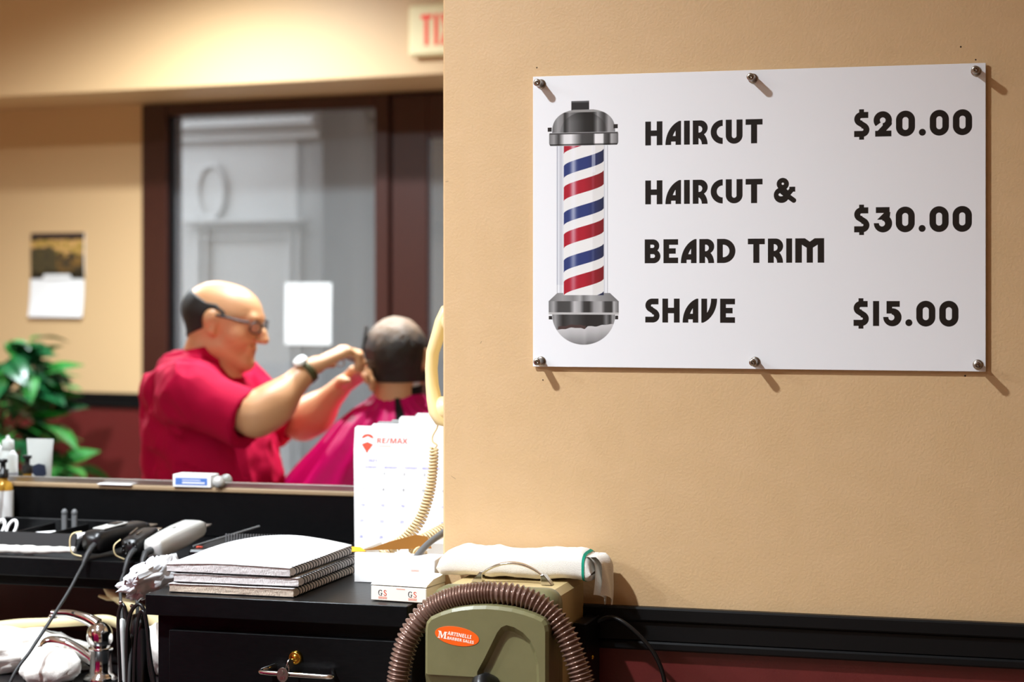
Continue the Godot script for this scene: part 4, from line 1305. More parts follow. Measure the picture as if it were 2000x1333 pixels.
func clippers() -> void:
	# black clipper with a silver plate
	var o := thing("hair_clipper", "black hair clipper with a silver top plate lying beside the tray", "clipper")
	var xf := aim(V(-1.852, 0.950, 0.385), V(-1.815, 0.962, 0.205))
	var st := new_st()
	loft(st, xf, [[-0.002, 0.0, 0.0, 0], [0.0, 0.020, 0.018, 0], [0.012, 0.0255, 0.0235, 0], [0.05, 0.0255, 0.0245, 0], [0.10, 0.0235, 0.022, 0], [0.15, 0.023, 0.019, 0], [0.165, 0.021, 0.012, 0.002], [0.166, 0.0, 0.0, 0.002]])
	part("body", st, M.black_plastic, o)
	st = new_st()
	box(st, xf * T(0.062, 0.0245, 0.002), V(0.075, 0.003, 0.030), 0.001)
	part("top_plate", st, M.silver_paint, o, "silver plate")
	st = new_st()
	box(st, xf * T(0.078, 0.0267, 0.002), V(0.026, 0.0015, 0.02), 0.0005)
	part("plate_window", st, M.black_plastic, o)
	st = new_st()
	box(st, xf * T(0.175, 0.004, 0), V(0.03, 0.006, 0.042), 0.001)
	part("blade", st, M.steel, o)
	st = new_st()
	tube(st, curve([xf * V(0.0, 0.022, -0.02), xf * V(-0.012, 0.018, -0.034), xf * V(-0.016, 0.0, -0.038), xf * V(-0.014, -0.02, -0.034), xf * V(-0.004, -0.027, -0.02)], 0.004), 0.0016, 8)
	part("hanging_loop", st, M.hose_cream, o)
	st = new_st()
	tube(st, [V(-1.842, 0.947, 0.385), V(-1.838, 0.944, 0.405), V(-1.838, 0.933, 0.423), V(-1.842, 0.915, 0.431)], [0.0062, 0.0058, 0.0052, 0.0042], 12)
	part("strain_relief", st, M.dark_rubber, o)
	cord_of(o, [V(-1.842, 0.915, 0.431), V(-1.836, 0.900, 0.465), V(-1.836, 0.873, 0.50), V(-1.841, 0.828, 0.56), V(-1.85, 0.779, 0.62), V(-1.864, 0.729, 0.67), V(-1.90, 0.58, 0.72), V(-1.90, 0.30, 0.74), V(-1.88, 0.006, 0.75)], 0.0032, M.dark_rubber)
	# black trimmer
	o = thing("hair_trimmer", "small black hair trimmer between the black and the silver clippers", "trimmer")
	xf = aim(V(-1.762, 0.943, 0.392), V(-1.780, 0.962, 0.25))
	st = new_st()
	loft(st, xf, [[-0.002, 0.0, 0.0, 0], [0.0, 0.017, 0.017, 0], [0.01, 0.0205, 0.020, 0], [0.06, 0.020, 0.019, 0], [0.11, 0.017, 0.015, 0], [0.13, 0.015, 0.010, 0], [0.131, 0.0, 0.0, 0]])
	part("body", st, M.black_plastic, o)
	st = new_st()
	for k in 10:
		var a := TAU * k / 10
		ball(st, xf * V(-0.001, cos(a) * 0.013, sin(a) * 0.013), V(0.0028, 0.0028, 0.0028), 8)
	part("end_grip", st, M.black_plastic, o)
	st = new_st()
	tube(st, [xf * V(0.03, 0.02, -0.01), xf * V(0.07, 0.023, -0.008)], 0.0022, 8)
	tube(st, [xf * V(0.03, 0.021, 0.004), xf * V(0.055, 0.022, 0.006)], 0.0018, 8)
	part("switch", st, M.steel, o)
	st = new_st()
	box(st, xf * T(0.138, 0.003, 0), V(0.02, 0.004, 0.034), 0.0008)
	part("blade", st, M.steel, o)
	st = new_st()
	tube(st, curve([xf * V(0.0, 0.018, -0.018), xf * V(-0.01, 0.008, -0.028), xf * V(-0.01, -0.010, -0.026), xf * V(-0.002, -0.021, -0.012)], 0.004), 0.0015, 8)
	part("hanging_loop", st, M.hose_cream, o)
	st = new_st()
	tube(st, [V(-1.752, 0.941, 0.392), V(-1.747, 0.938, 0.415), V(-1.746, 0.928, 0.432), V(-1.749, 0.905, 0.44)], [0.006, 0.0056, 0.005, 0.0042], 12)
	part("strain_relief", st, M.dark_rubber, o)
	cord_of(o, [V(-1.749, 0.905, 0.44), V(-1.742, 0.887, 0.47), V(-1.716, 0.857, 0.52), V(-1.671, 0.824, 0.60), V(-1.638, 0.771, 0.66), V(-1.635, 0.60, 0.72), V(-1.66, 0.3, 0.76), V(-1.66, 0.006, 0.78)], 0.003, M.dark_rubber)
	# silver clipper
	o = thing("hair_clipper", "silver metal hair clipper resting beside the notebooks", "clipper")
	xf = aim(V(-1.706, 0.946, 0.408), V(-1.686, 0.968, 0.25))
	st = new_st()
	loft(st, xf, [[-0.002, 0.0, 0.0, 0], [0.0, 0.018, 0.014, 0], [0.006, 0.021, 0.019, 0], [0.05, 0.0235, 0.021, 0.001], [0.10, 0.0255, 0.021, 0.002], [0.15, 0.027, 0.017, 0.004], [0.158, 0.026, 0.012, 0.005], [0.16, 0.0, 0.0, 0.005]], 0.42)
	part("body", st, M.silver_paint, o)
	st = new_st()
	box(st, xf * T(0.168, 0.004, 0), V(0.018, 0.005, 0.05), 0.001)
	for k in 12: box(st, xf * T(0.180, 0.004, -0.0225 + k * 0.0041), V(0.008, 0.0035, 0.0018), 0.0)
	part("blade", st, M.steel, o)
	st = new_st()
	box(st, xf * TR(V(0.155, 0.012, -0.03), 0, 25, 0), V(0.03, 0.004, 0.006), 0.001)
	part("taper_lever", st, M.chrome, o)
	st = new_st()
	slab(st, xf * Transform3D(Basis(V(1, 0, 0), V(0, 0, -1), V(0, 1, 0)), V(0.085, 0.0222, 0)), PackedVector2Array([Vector2(-0.006, -0.004), Vector2(0.006, 0), Vector2(-0.006, 0.004)]), 0, 0.0006)
	part("badge", st, M.black_plastic, o)
	st = new_st()
	tube(st, [V(-1.708, 0.944, 0.41), V(-1.710, 0.941, 0.428), V(-1.707, 0.93, 0.445), V(-1.704, 0.905, 0.452)], [0.0075, 0.0068, 0.0055, 0.004], 12)
	part("strain_relief", st, M.dark_rubber, o)
	cord_of(o, [V(-1.704, 0.905, 0.452), V(-1.690, 0.895, 0.50), V(-1.662, 0.878, 0.56), V(-1.627, 0.856, 0.63), V(-1.609, 0.809, 0.69), V(-1.60, 0.60, 0.73), V(-1.61, 0.3, 0.77), V(-1.62, 0.006, 0.79)], 0.0033, M.dark_rubber)
	# black tray of tools
	o = thing("tool_tray", "black plastic tray of small barber tools on the shelf", "tray")
	boxm("bottom", V(-2.30, 0.921, 0.07), V(-1.93, 0.925, 0.29), M.black_plastic, o, 0.001)
	st = new_st()
	box(st, TR(V(-2.115, 0.938, 0.297), -14, 0, 0), V(0.37, 0.034, 0.004), 0.001)
	box(st, TR(V(-2.115, 0.938, 0.064), 14, 0, 0), V(0.37, 0.034, 0.004), 0.001)
	box(st, TR(V(-1.921, 0.938, 0.18), 0, 0, -28), V(0.004, 0.036, 0.235), 0.001)
	box(st, TR(V(-2.308, 0.938, 0.18), 0, 0, 28), V(0.004, 0.036, 0.235), 0.001)
	part("rim", st, M.black_plastic, o)
	for x in [-2.20, -2.10, -2.02]:
		boxm("divider", V(x, 0.9255, 0.08), V(x + 0.003, 0.948, 0.28), M.black_plastic, o, 0.0005)
	o = thing("scissors", "pair of steel scissors with pale finger loops in the tool tray", "scissors")
	for s in [-1, 1]:
		st = new_st()
		var ring := []
		for i in 21: ring.append(V(-2.112 + s * 0.014 + cos(TAU * i / 20) * 0.010, 0.957 + sin(TAU * i / 20) * 0.015, 0.262 - sin(TAU * i / 20) * 0.012))
		tube(st, ring, 0.0032, 8, false)
		part("finger_loop", st, M.bottle_white, o, "pale plastic loop")
		st = new_st()
		tube(st, [V(-2.112 + s * 0.011, 0.945, 0.25), V(-2.105, 0.936, 0.20), V(-2.10 - s * 0.002, 0.931, 0.12)], [0.003, 0.004, 0.001], 8)
		part("blade", st, M.steel, o)
	for k in 2:
		o = thing("attachment_comb", ["grey clipper comb upright at the rear of the tool tray", "slim grey clipper comb upright beside its twin in the tool tray"][k], "comb", V(-2.062 + k * 0.024, 0.9255, 0.105), 0, "upright clipper combs in the tray")
		st = new_st()
		box(st, T(0, 0.022, 0), V(0.012, 0.044, 0.008), 0.002)
		ball(st, V(0, 0.048, 0), V(0.007, 0.008, 0.006), 12)
		part("body", st, M.grey_plastic, o)
	for k in 2:
		o = thing("razor_blade_pack", ["folded white paper pack in the middle of the tool tray", "crumpled white paper pack at the right of the tool tray"][k], "pack", V(-2.045 + k * 0.075, 0.934, 0.22), 0.3 - k * 0.5)
		st = new_st()
		box(st, TR(V(0, 0.006, 0), 8, 0, 4), V(0.044 - k * 0.012, 0.008, 0.03), 0.002)
		part("wrap", st, M.paper, o)
	# rolled white cloth before the tray
	o = thing("rolled_cloth", "thin roll of white cloth along the shelf edge before the tray", "cloth")
	st = new_st()
	var pts := []
	var rad := []
	var nz := FastNoiseLite.new()
	nz.seed = 31
	nz.frequency = 40.0
	for i in 60:
		var t := i / 59.0
		pts.append(V(-2.40 + 0.505 * t, 0.9295 + 0.006 * maxf(t - 0.85, 0) * 4.0, 0.372 - 0.004 * sin(t * 9.0) - 0.02 * maxf(t - 0.8, 0)))
		rad.append(0.0085 + 0.0022 * nz.get_noise_1d(t) - 0.004 * maxf(t - 0.8, 0) * 4.0)
	tube(st, pts, rad, 14)
	part("roll", st, M.white_towel, o)
	# brush with a metal handle, and the black tool case
	o = thing("tool_case", "black case lying open behind the notebooks with a thin metal rod across it", "case", V(-1.600, 0.921, 0.27), 0.10)
	boxm("shell", V(-0.055, 0, -0.10), V(0.055, 0.022, 0.10), M.black_plastic, o, 0.004)
	st = new_st()
	tube(st, [V(-0.05, 0.027, 0.085), V(0.03, 0.047, -0.09)], 0.0022, 8)
	part("rod", st, M.grey_plastic, o, "grey metal rod")
	for k in 2:
		boxm("latch", V(-0.05 + k * 0.07, 0.0221, 0.06), V(-0.038 + k * 0.07, 0.0245, 0.07), [M.print_red, M.yellow_card][k], o, 0.001)
	o = thing("styling_comb", "black styling comb with grey teeth lying behind the top notebook", "comb", V(-1.525, 0.921, 0.30), 0.12)
	boxm("spine", V(-0.075, 0.0, -0.012), V(0.075, 0.02, -0.004), M.black_plastic, o, 0.002)
	for k in 26:
		boxm("tooth", V(-0.073 + k * 0.0056, 0.02, -0.010), V(-0.0705 + k * 0.0056, 0.046, -0.006), M.grey_plastic, o, 0.0)
	# crumpled bag at the counter end
	o = thing("plastic_bag", "crumpled pale plastic bag at the counter end left of the notebooks", "bag")
	st = new_st()
	nz.frequency = 22.0
	var c := V(-1.596, 0.932, 0.63)
	surf(st, 30, 22, func(u, v):
		var a: float = TAU * u
		var b: float = PI * v
		var dir := V(cos(a) * sin(b), cos(b), sin(a) * sin(b))
		var r := 1.0 + 0.55 * nz.get_noise_3dv(dir * 0.09) + 0.3 * absf(nz.get_noise_3dv(dir * 0.2))
		var p := c + V(dir.x * 0.045, dir.y * 0.032, dir.z * 0.075) * r
		if p.x > -1.545 and p.y < 0.9215: p.x = -1.545
		if dir.x < 0.2: p.y -= 0.02 * (0.2 - dir.x)
		return p, false, 6)
	part("film", st, M.bag_film, o)
	hanging_tools()

func hanging_tools() -> void:
	var o := thing("hanging_trimmer", "silver and black trimmer hanging on the cabinet side by its cord", "trimmer")
	var st := new_st()
	loft(st, aim(V(-1.642, 0.852, 0.66), V(-1.628, 0.60, 0.67), V(0, 0, 1)), [[-0.004, 0, 0, 0], [0.0, 0.005, 0.007, 0], [0.02, 0.007, 0.010, 0], [0.10, 0.008, 0.011, 0], [0.2, 0.010, 0.013, 0], [0.25, 0.010, 0.013, 0], [0.251, 0, 0, 0]])
	part("silver_handle", st, M.silver_paint, o, "silver handle")
	st = new_st()
	loft(st, aim(V(-1.605, 0.865, 0.665), V(-1.595, 0.58, 0.67), V(0, 0, 1)), [[-0.004, 0, 0, 0], [0.0, 0.012, 0.010, 0], [0.03, 0.017, 0.016, 0], [0.16, 0.018, 0.018, 0], [0.28, 0.016, 0.018, 0], [0.285, 0, 0, 0]])
	part("body", st, M.black_plastic, o)
	for k in 4:
		st = new_st()
		ball(st, V([-1.640, -1.618, -1.585, -1.575][k], [0.885, 0.880, 0.878, 0.872][k], 0.668), V(0.0042, 0.0042, 0.0042), 10)
		part("hook", st, M.chrome, o)
	cord_of(o, [V(-1.622, 0.60, 0.69), V(-1.63, 0.78, 0.692), V(-1.634, 0.86, 0.69), V(-1.626, 0.886, 0.688), V(-1.617, 0.86, 0.69), V(-1.606, 0.76, 0.695), V(-1.60, 0.6, 0.69)], 0.0033, M.black_plastic)
	cord_of(o, [V(-1.605, 0.6, 0.698), V(-1.612, 0.80, 0.70), V(-1.606, 0.868, 0.70), V(-1.588, 0.889, 0.698), V(-1.574, 0.862, 0.70), V(-1.566, 0.78, 0.702), V(-1.555, 0.72, 0.70), V(-1.548, 0.62, 0.70)], 0.0036, M.black_plastic)
	cord_of(o, [V(-1.598, 0.6, 0.706), V(-1.592, 0.80, 0.708), V(-1.584, 0.872, 0.706), V(-1.572, 0.868, 0.706), V(-1.562, 0.80, 0.708), V(-1.552, 0.735, 0.706), V(-1.546, 0.65, 0.705)], 0.0034, M.black_plastic)

func sink_corner() -> void:
	var o := thing("shampoo_sink", "black shampoo sink under the shelf left of the cabinet", "sink")
	var tub := CSGCombiner3D.new()
	tub.name = "basin"
	var tub_box := CSGBox3D.new()
	tub_box.size = V(0.86, 0.22, 0.60)
	tub_box.position = V(-2.02, 0.595, 0.32)
	tub_box.material = M.sink_black
	tub.add_child(tub_box)
	var tub_hollow := CSGSphere3D.new()
	tub_hollow.radius = 0.2
	tub_hollow.radial_segments = 32
	tub_hollow.rings = 16
	tub_hollow.position = V(-2.14, 0.72, 0.32)
	tub_hollow.scale = V(1.25, 0.85, 1.1)
	tub_hollow.operation = CSGShape3D.OPERATION_SUBTRACTION
	tub_hollow.material = M.sink_black
	tub.add_child(tub_hollow)
	o.add_child(tub)
	var st := new_st()
	lathe(st, T(-2.02, 0, 0.25), [Vector2(0.12, 0), Vector2(0.10, 0.02), Vector2(0.08, 0.484)], 24)
	part("pedestal", st, M.sink_black, o)
	# chrome mixer tap
	o = thing("mixer_tap", "chrome mixer tap with a lever on the black sink", "tap")
	st = new_st()
	lathe(st, T(-1.768, 0.706, 0.50), [Vector2(0, 0), Vector2(0.034, 0), Vector2(0.034, 0.004), Vector2(0.028, 0.010), Vector2(0.0225, 0.014), Vector2(0.021, 0.03), Vector2(0.0215, 0.055), Vector2(0.024, 0.058), Vector2(0.024, 0.062), Vector2(0, 0.062)], 28)
	part("body", st, M.chrome, o)
	st = new_st()
	ball(st, V(-1.770, 0.789, 0.50), V(0.0255, 0.029, 0.0255), 24, Basis(V(0, 0, 1), 0.25))
	var cap := part("lever_cap", st, M.chrome, o)
	st = new_st()
	var lp := curve([V(-1.775, 0.811, 0.50), V(-1.80, 0.822, 0.50), V(-1.835, 0.829, 0.50), V(-1.872, 0.829, 0.50)], 0.006)
	var lr := []
	for i in lp.size(): lr.append(lerpf(0.013, 0.006, float(i) / lp.size()))
	tube(st, lp, lr, 14)
	ball(st, V(-1.870, 0.823, 0.50), V(0.009, 0.007, 0.010), 14)
	part("lever", st, M.chrome, cap)
	st = new_st()
	var sp := curve([V(-1.775, 0.735, 0.50), V(-1.81, 0.757, 0.502), V(-1.842, 0.772, 0.504), V(-1.87, 0.775, 0.506), V(-1.884, 0.768, 0.506), V(-1.886, 0.756, 0.506)], 0.005)
	var sr := []
	for i in sp.size(): sr.append(lerpf(0.013, 0.0105, float(i) / sp.size()))
	tube(st, sp, sr, 16)
	var spout := part("spout", st, M.chrome, o)
	st = new_st()
	lathe(st, T(-1.886, 0.731, 0.506), [Vector2(0, 0.002), Vector2(0.011, 0), Vector2(0.0125, 0.004), Vector2(0.0125, 0.009), Vector2(0.0118, 0.010), Vector2(0.0135, 0.012), Vector2(0.0135, 0.033), Vector2(0.011, 0.036), Vector2(0, 0.036)], 22)
	part("aerator", st, M.chrome, spout)
	# cream spray hose
	o = thing("spray_hose", "cream rubber spray hose curving over the towels behind the tap", "hose")
	st = new_st()
	tube(st, curve([V(-2.20, 0.742, 0.42), V(-2.10, 0.770, 0.42), V(-2.0, 0.788, 0.42), V(-1.92, 0.795, 0.42), V(-1.85, 0.802, 0.42), V(-1.80, 0.804, 0.41), V(-1.77, 0.79, 0.40)], 0.01), 0.0098, 14)
	part("tube", st, M.hose_cream, o)
	o = thing("hand_shower", "beige plastic hand shower leaning behind the tap", "sprayer")
	st = new_st()
	var ht := [V(-1.835, 0.862, 0.36), V(-1.82, 0.850, 0.362), V(-1.79, 0.836, 0.366), V(-1.74, 0.812, 0.37), V(-1.68, 0.785, 0.38), V(-1.63, 0.765, 0.39)]
	tube(st, ht, [0.004, 0.010, 0.012, 0.0155, 0.0155, 0.014], 16)
	part("grip", st, M.hose_cream, o)
	st = new_st()
	tube(st, [V(-1.846, 0.842, 0.36), V(-1.826, 0.838, 0.362), V(-1.80, 0.838, 0.366)], [0.003, 0.005, 0.004], 10)
	part("trigger", st, M.hose_cream, o)
	# crumpled towels
	var nz := FastNoiseLite.new()
	nz.seed = 77
	nz.frequency = 9.0
	var lumps := [[V(-2.02, 0.738, 0.44), V(0.19, 0.046, 0.09), "crumpled white towel heaped under the cream hose at the sink"], [V(-1.86, 0.728, 0.53), V(0.055, 0.038, 0.05), "balled white cloth under the spout of the tap"], [V(-1.64, 0.755, 0.42), V(0.085, 0.060, 0.05), "cream towel hanging between the tap and the cabinet"]]
	for l in lumps:
		o = thing("crumpled_towel", l[2], "towel")
		st = new_st()
		surf(st, 48, 30, func(u, v):
			var a: float = TAU * u
			var b: float = PI * v
			var dir := V(cos(a) * sin(b), cos(b), sin(a) * sin(b))
			var q: Vector3 = l[0] + dir * l[1]
			var r := 1.0 + 0.42 * nz.get_noise_3dv(q) + 0.22 * absf(nz.get_noise_3dv(q * 2.3))
			q = l[0] + dir * l[1] * r
			q.y = maxf(q.y, 0.7065)
			return q, false, 6)
		part("cloth", st, M.white_towel, o)

# ---------------------------------------------------------------- telephone on the return of the sign wall
func telephone() -> void:
	var o := thing("wall_telephone", "ivory wall telephone with handset and coiled cord on the wall return", "telephone")
	boxm("base_plate", V(-1.092, 1.16, 0.33), V(CORNER_X - 0.001, 1.44, 0.47), M.phone_ivory, o, 0.008)
	boxm("keypad", V(-1.0945, 1.235, 0.345), V(-1.0925, 1.345, 0.372), M.black_plastic, o, 0.0005)
	var st := new_st()
	# handset: bowed grip with the ear and mouth pieces turned to the wall
	var ax := [V(-1.096, 1.424, 0.40), V(-1.105, 1.416, 0.40), V(-1.1145, 1.393, 0.40), V(-1.1235, 1.365, 0.40), V(-1.1335, 1.335, 0.40), V(-1.136, 1.305, 0.40), V(-1.1345, 1.275, 0.40), V(-1.131, 1.250, 0.40), V(-1.124, 1.226, 0.40), V(-1.114, 1.209, 0.40), V(-1.103, 1.2015, 0.40)]
	var hw := [0.010, 0.017, 0.020, 0.020, 0.0195, 0.019, 0.0195, 0.022, 0.025, 0.021, 0.012]
	var hx := [0.006, 0.012, 0.0135, 0.0125, 0.0115, 0.011, 0.0115, 0.0130, 0.0165, 0.015, 0.007]
	surf(st, 10, 24, func(u, v):
		var i := int(round(u * 10))
		var t: Vector3 = (ax[mini(i + 1, 10)] - ax[maxi(i - 1, 0)]).normalized()
		var nrm := t.cross(V(0, 0, 1)).normalized()
		var a: float = TAU * v
		return ax[i] + nrm * cos(a) * hx[i] + V(0, 0, 1) * sin(a) * hw[i])
	var hs := part("handset", st, M.phone_ivory, o)
	st = new_st()
	lathe(st, TR(V(-1.112, 1.393, 0.40), 0, 0, -78), [Vector2(0, 0.0), Vector2(0.019, 0.0), Vector2(0.021, 0.014), Vector2(0.019, 0.027), Vector2(0, 0.028)], 24)
	part("earpiece", st, M.phone_ivory, hs)
	st = new_st()
	lathe(st, TR(V(-1.126, 1.232, 0.40), 0, 0, -98), [Vector2(0, 0.0), Vector2(0.021, 0.0), Vector2(0.024, 0.016), Vector2(0.022, 0.033), Vector2(0, 0.034)], 24)
	part("mouthpiece", st, M.phone_ivory, hs)
	# coiled cord
	st = new_st()
	tube(st, curve([V(-1.122, 1.203, 0.40), V(-1.126, 1.192, 0.40), V(-1.133, 1.178, 0.402), V(-1.132, 1.168, 0.404), V(-1.124, 1.162, 0.404), V(-1.128, 1.156, 0.402)], 0.003), 0.0016, 8)
	part("cord_lead", st, M.cord_ivory, hs)
	st = new_st()
	coil(st, curve([V(-1.130, 1.156, 0.402), V(-1.131, 1.12, 0.405), V(-1.136, 1.075, 0.41), V(-1.148, 1.03, 0.42), V(-1.163, 1.003, 0.43), V(-1.180, 0.984, 0.44), V(-1.200, 0.972, 0.45), V(-1.212, 0.958, 0.455), V(-1.20, 0.940, 0.47), V(-1.16, 0.940, 0.485), V(-1.13, 0.956, 0.47), V(-1.152, 0.978, 0.45), V(-1.13, 0.992, 0.42), V(-1.10, 1.012, 0.37), V(-1.082, 1.04, 0.32), V(-1.072, 1.09, 0.30), V(-1.072, 1.16, 0.335)], 0.004), [0.0066, 0.0112, 0.0105], 0.0024, 0.0062, 12, 6)
	part("coiled_cord", st, M.cord_ivory, o, "ivory coiled cord")

# ---------------------------------------------------------------- desk calendar
func calendar() -> void:
	var o := thing("desk_calendar", "white tabbed calendar with a red balloon logo standing before the mirror", "calendar")
	o.transform = TR(V(-1.398, 0.921, 0.105), -9.0, 0, 0)
	# page frame: x to the right from the lower left corner, y up, z towards the room
	var tabs := [[0.0, 0.252, 0.0], [0.034, 0.258, -0.006], [0.092, 0.275, -0.012], [0.126, 0.282, -0.018]]
	for k in 4:
		var st := new_st()
		var x0: float = -0.014 + tabs[k][0]
		var h: float = tabs[k][1]
		var poly := PackedVector2Array([Vector2(0.0, 0.0), Vector2(0.26, 0.0), Vector2(0.26, h - 0.004), Vector2(0.256, h), Vector2(x0 + 0.005, h), Vector2(x0, h - 0.005), Vector2(x0, h * 0.8)])
		slab(st, T(0, 0, tabs[k][2]), poly, 0, 0.0012)
		part("page", st, M.paper, o)
	boxm("easel_back", V(0.02, 0.0, -0.030), V(0.24, 0.2, -0.027), M.white_card, o, 0.001)
	var z := 0.0013
	# balloon
	var st := new_st()
	var up := PackedVector2Array()
	for k in 13: up.append(Vector2(0.0155 + cos(PI * k / 12) * 0.0125, 0.2265 + sin(PI * k / 12) * 0.0085))
	up.append(Vector2(0.004, 0.2255)); up.append(Vector2(0.0155, 0.2305)); up.append(Vector2(0.027, 0.2255))
	slab(st, T(0, 0, 0), up, z, z + 0.0002)
	slab(st, T(0, 0, 0), PackedVector2Array([Vector2(0.0032, 0.2135), Vector2(0.0155, 0.2185), Vector2(0.0278, 0.2135), Vector2(0.0225, 0.2055), Vector2(0.0180, 0.2000), Vector2(0.0172, 0.1965), Vector2(0.0138, 0.1965), Vector2(0.0130, 0.2000), Vector2(0.0085, 0.2055)]), z, z + 0.0002)
	part("balloon_logo", st, M.print_red, o, "red hot-air balloon logo")
	letters("lettering", "RE/MAX", 0.0105, T(0.069, 0.2215, z), M.print_red, o, "Droid Sans", true, 1.22)
	boxm("print_bar", V(0.041, 0.2095, 0.0012), V(0.068, 0.2115, z + 0.0002), M.print_pink, o, 0.0)
	boxm("header_rule", V(0.0, 0.1885, 0.0012), V(0.26, 0.1893, z + 0.0002), M.print_grey, o, 0.0)
	letters("lettering", "2021", 0.0055, T(0.029, 0.180, z), M.print_violet, o, "Droid Sans", true, 1.2)
	var days := ["SUNDAY", "MONDAY", "TUESDAY", "WEDNESDAY", "THURSDAY", "FRIDAY"]
	for c in 6:
		letters("day_name", days[c], 0.0040, T(0.026 + c * 0.0435, 0.1665, z), M.print_violet, o, "Droid Sans", true, 1.0)
		boxm("column_rule", V(0.0045 + c * 0.0435, 0.006, 0.0012), V(0.0049 + c * 0.0435, 0.1635, z), M.print_grey, o, 0.0)
	for r in 5:
		boxm("row_rule", V(0.004, 0.159 - r * 0.0325, 0.0012), V(0.258, 0.1594 - r * 0.0325, z), M.print_grey, o, 0.0)
		for c in 6:
			var d := r * 7 + c
			if d < 1 or d > 31: continue
			letters("date", str(d), 0.0052, T(0.0125 + c * 0.0435, 0.1535 - r * 0.0325, z), M.print_violet if d % 7 == 0 or r > 1 else M.print_dark, o, "Droid Sans", true, 1.0)

# ---------------------------------------------------------------- potted plant by the street wall
func plant() -> void:
	var o := thing("potted_plant", "bushy green pothos plant in a brown pot by the street wall", "plant", V(-5.03, 0, 4.6))
	var st := new_st()
	lathe(st, T(0, 0, 0), [Vector2(0, 0), Vector2(0.15, 0), Vector2(0.2, 0.42), Vector2(0.22, 0.45), Vector2(0.22, 0.5), Vector2(0.19, 0.5), Vector2(0.185, 0.46)], 28)
	part("pot", st, M.pot_brown, o)
	st = new_st()
	lathe(st, T(0, 0.455, 0), [Vector2(0, 0.015), Vector2(0.1, 0.01), Vector2(0.19, 0)], 24)
	part("soil", st, M.soil, o)
	# leaf shapes: heart outline, cupped along the midrib
	var shapes := []
	for k in 3:
		st = new_st()
		var bend := 0.25 + 0.25 * k
		for side in [1.0, -1.0]:
			surf(st, 10, 4, func(u, v):
				var wd := sin(PI * pow(u, 0.62)) * 0.36 * (1.0 if side > 0 else 0.94)
				var y: float = -bend * u * u * 0.5 + 0.10 * v * wd * 2.0
				return V(side * v * wd, y, u))
		st.generate_normals()
		shapes.append(st.commit())
	var rng := RandomNumberGenerator.new()
	rng.seed = 404
	for k in 150:
		var a := rng.randf() * TAU
		var h := rng.randf()
		if k < 60: a = rng.randf_range(-1.9, 0.9)      # towards the mirror and the window
		var reach := rng.randf_range(0.12, 0.40) * (1.1 - 0.5 * h)
		var top := V(cos(a) * reach, 0.50 + h * 0.68 + 0.04, sin(a) * reach)
		if k >= 124:                                     # trailing shoots
			top = V(cos(a) * rng.randf_range(0.28, 0.5), rng.randf_range(0.25, 0.6), sin(a) * rng.randf_range(0.25, 0.42))
		var lf := MeshInstance3D.new()
		lf.name = "leaf"
		lf.mesh = shapes[k % 3]
		lf.material_override = M.leaf if rng.randf() < 0.6 else M.leaf_dark
		var s := rng.randf_range(0.15, 0.25)
		lf.transform = Transform3D(Basis.from_euler(V(rng.randf_range(-0.5, 0.7), PI / 2 - a + rng.randf_range(-0.7, 0.7), rng.randf_range(-0.6, 0.6))) * Basis.from_scale(V(s, s, s)), top)
		o.add_child(lf, true)
		if k % 3 == 0:
			st = new_st()
			tube(st, curve([V(cos(a) * 0.05, 0.46, sin(a) * 0.05), V(cos(a) * reach * 0.4, 0.46 + (top.y - 0.46) * 0.7, sin(a) * reach * 0.4), top], 0.03), 0.0045, 6)
			part("stem", st, M.stem_green, o)

# ---------------------------------------------------------------- bodies: tapered bones joined smoothly, meshed as surface nets
class Form:
	var a := PackedVector3Array()
	var ab := PackedVector3Array()
	var inv := PackedFloat32Array()
	var ra := PackedFloat32Array()
	var rb := PackedFloat32Array()
	var ec := PackedVector3Array()
	var er := PackedVector3Array()
	var eb: Array[Basis] = []
	var k := 0.03
	func bone(p: Vector3, q: Vector3, r0: float, r1: float) -> void:
		a.append(p); ab.append(q - p); inv.append(1.0 / maxf((q - p).length_squared(), 1e-9)); ra.append(r0); rb.append(r1 - r0)
	func chain(pts: Array, rs: Array) -> void:
		for i in pts.size() - 1: bone(pts[i], pts[i + 1], rs[i], rs[i + 1])
	func egg(c: Vector3, r: Vector3, turn := Basis.IDENTITY) -> void:
		ec.append(c); er.append(r); eb.append(turn.inverse())
	func at(p: Vector3) -> float:
		var d := 1e3
		for i in ec.size():
			var q := eb[i] * (p - ec[i])
			var r := er[i]
			var l := Vector3(q.x / r.x, q.y / r.y, q.z / r.z).length()
			var g := Vector3(q.x / (r.x * r.x), q.y / (r.y * r.y), q.z / (r.z * r.z)).length()
			var e := l * (l - 1.0) / maxf(g, 1e-6)
			var h := maxf(k - absf(d - e), 0.0) / k
			d = minf(d, e) - h * h * k * 0.25
		for i in a.size():
			var pa := p - a[i]
			var t := clampf(pa.dot(ab[i]) * inv[i], 0.0, 1.0)
			var e := (pa - ab[i] * t).length() - ra[i] - rb[i] * t
			var h := maxf(k - absf(d - e), 0.0) / k
			d = minf(d, e) - h * h * k * 0.25
		return d

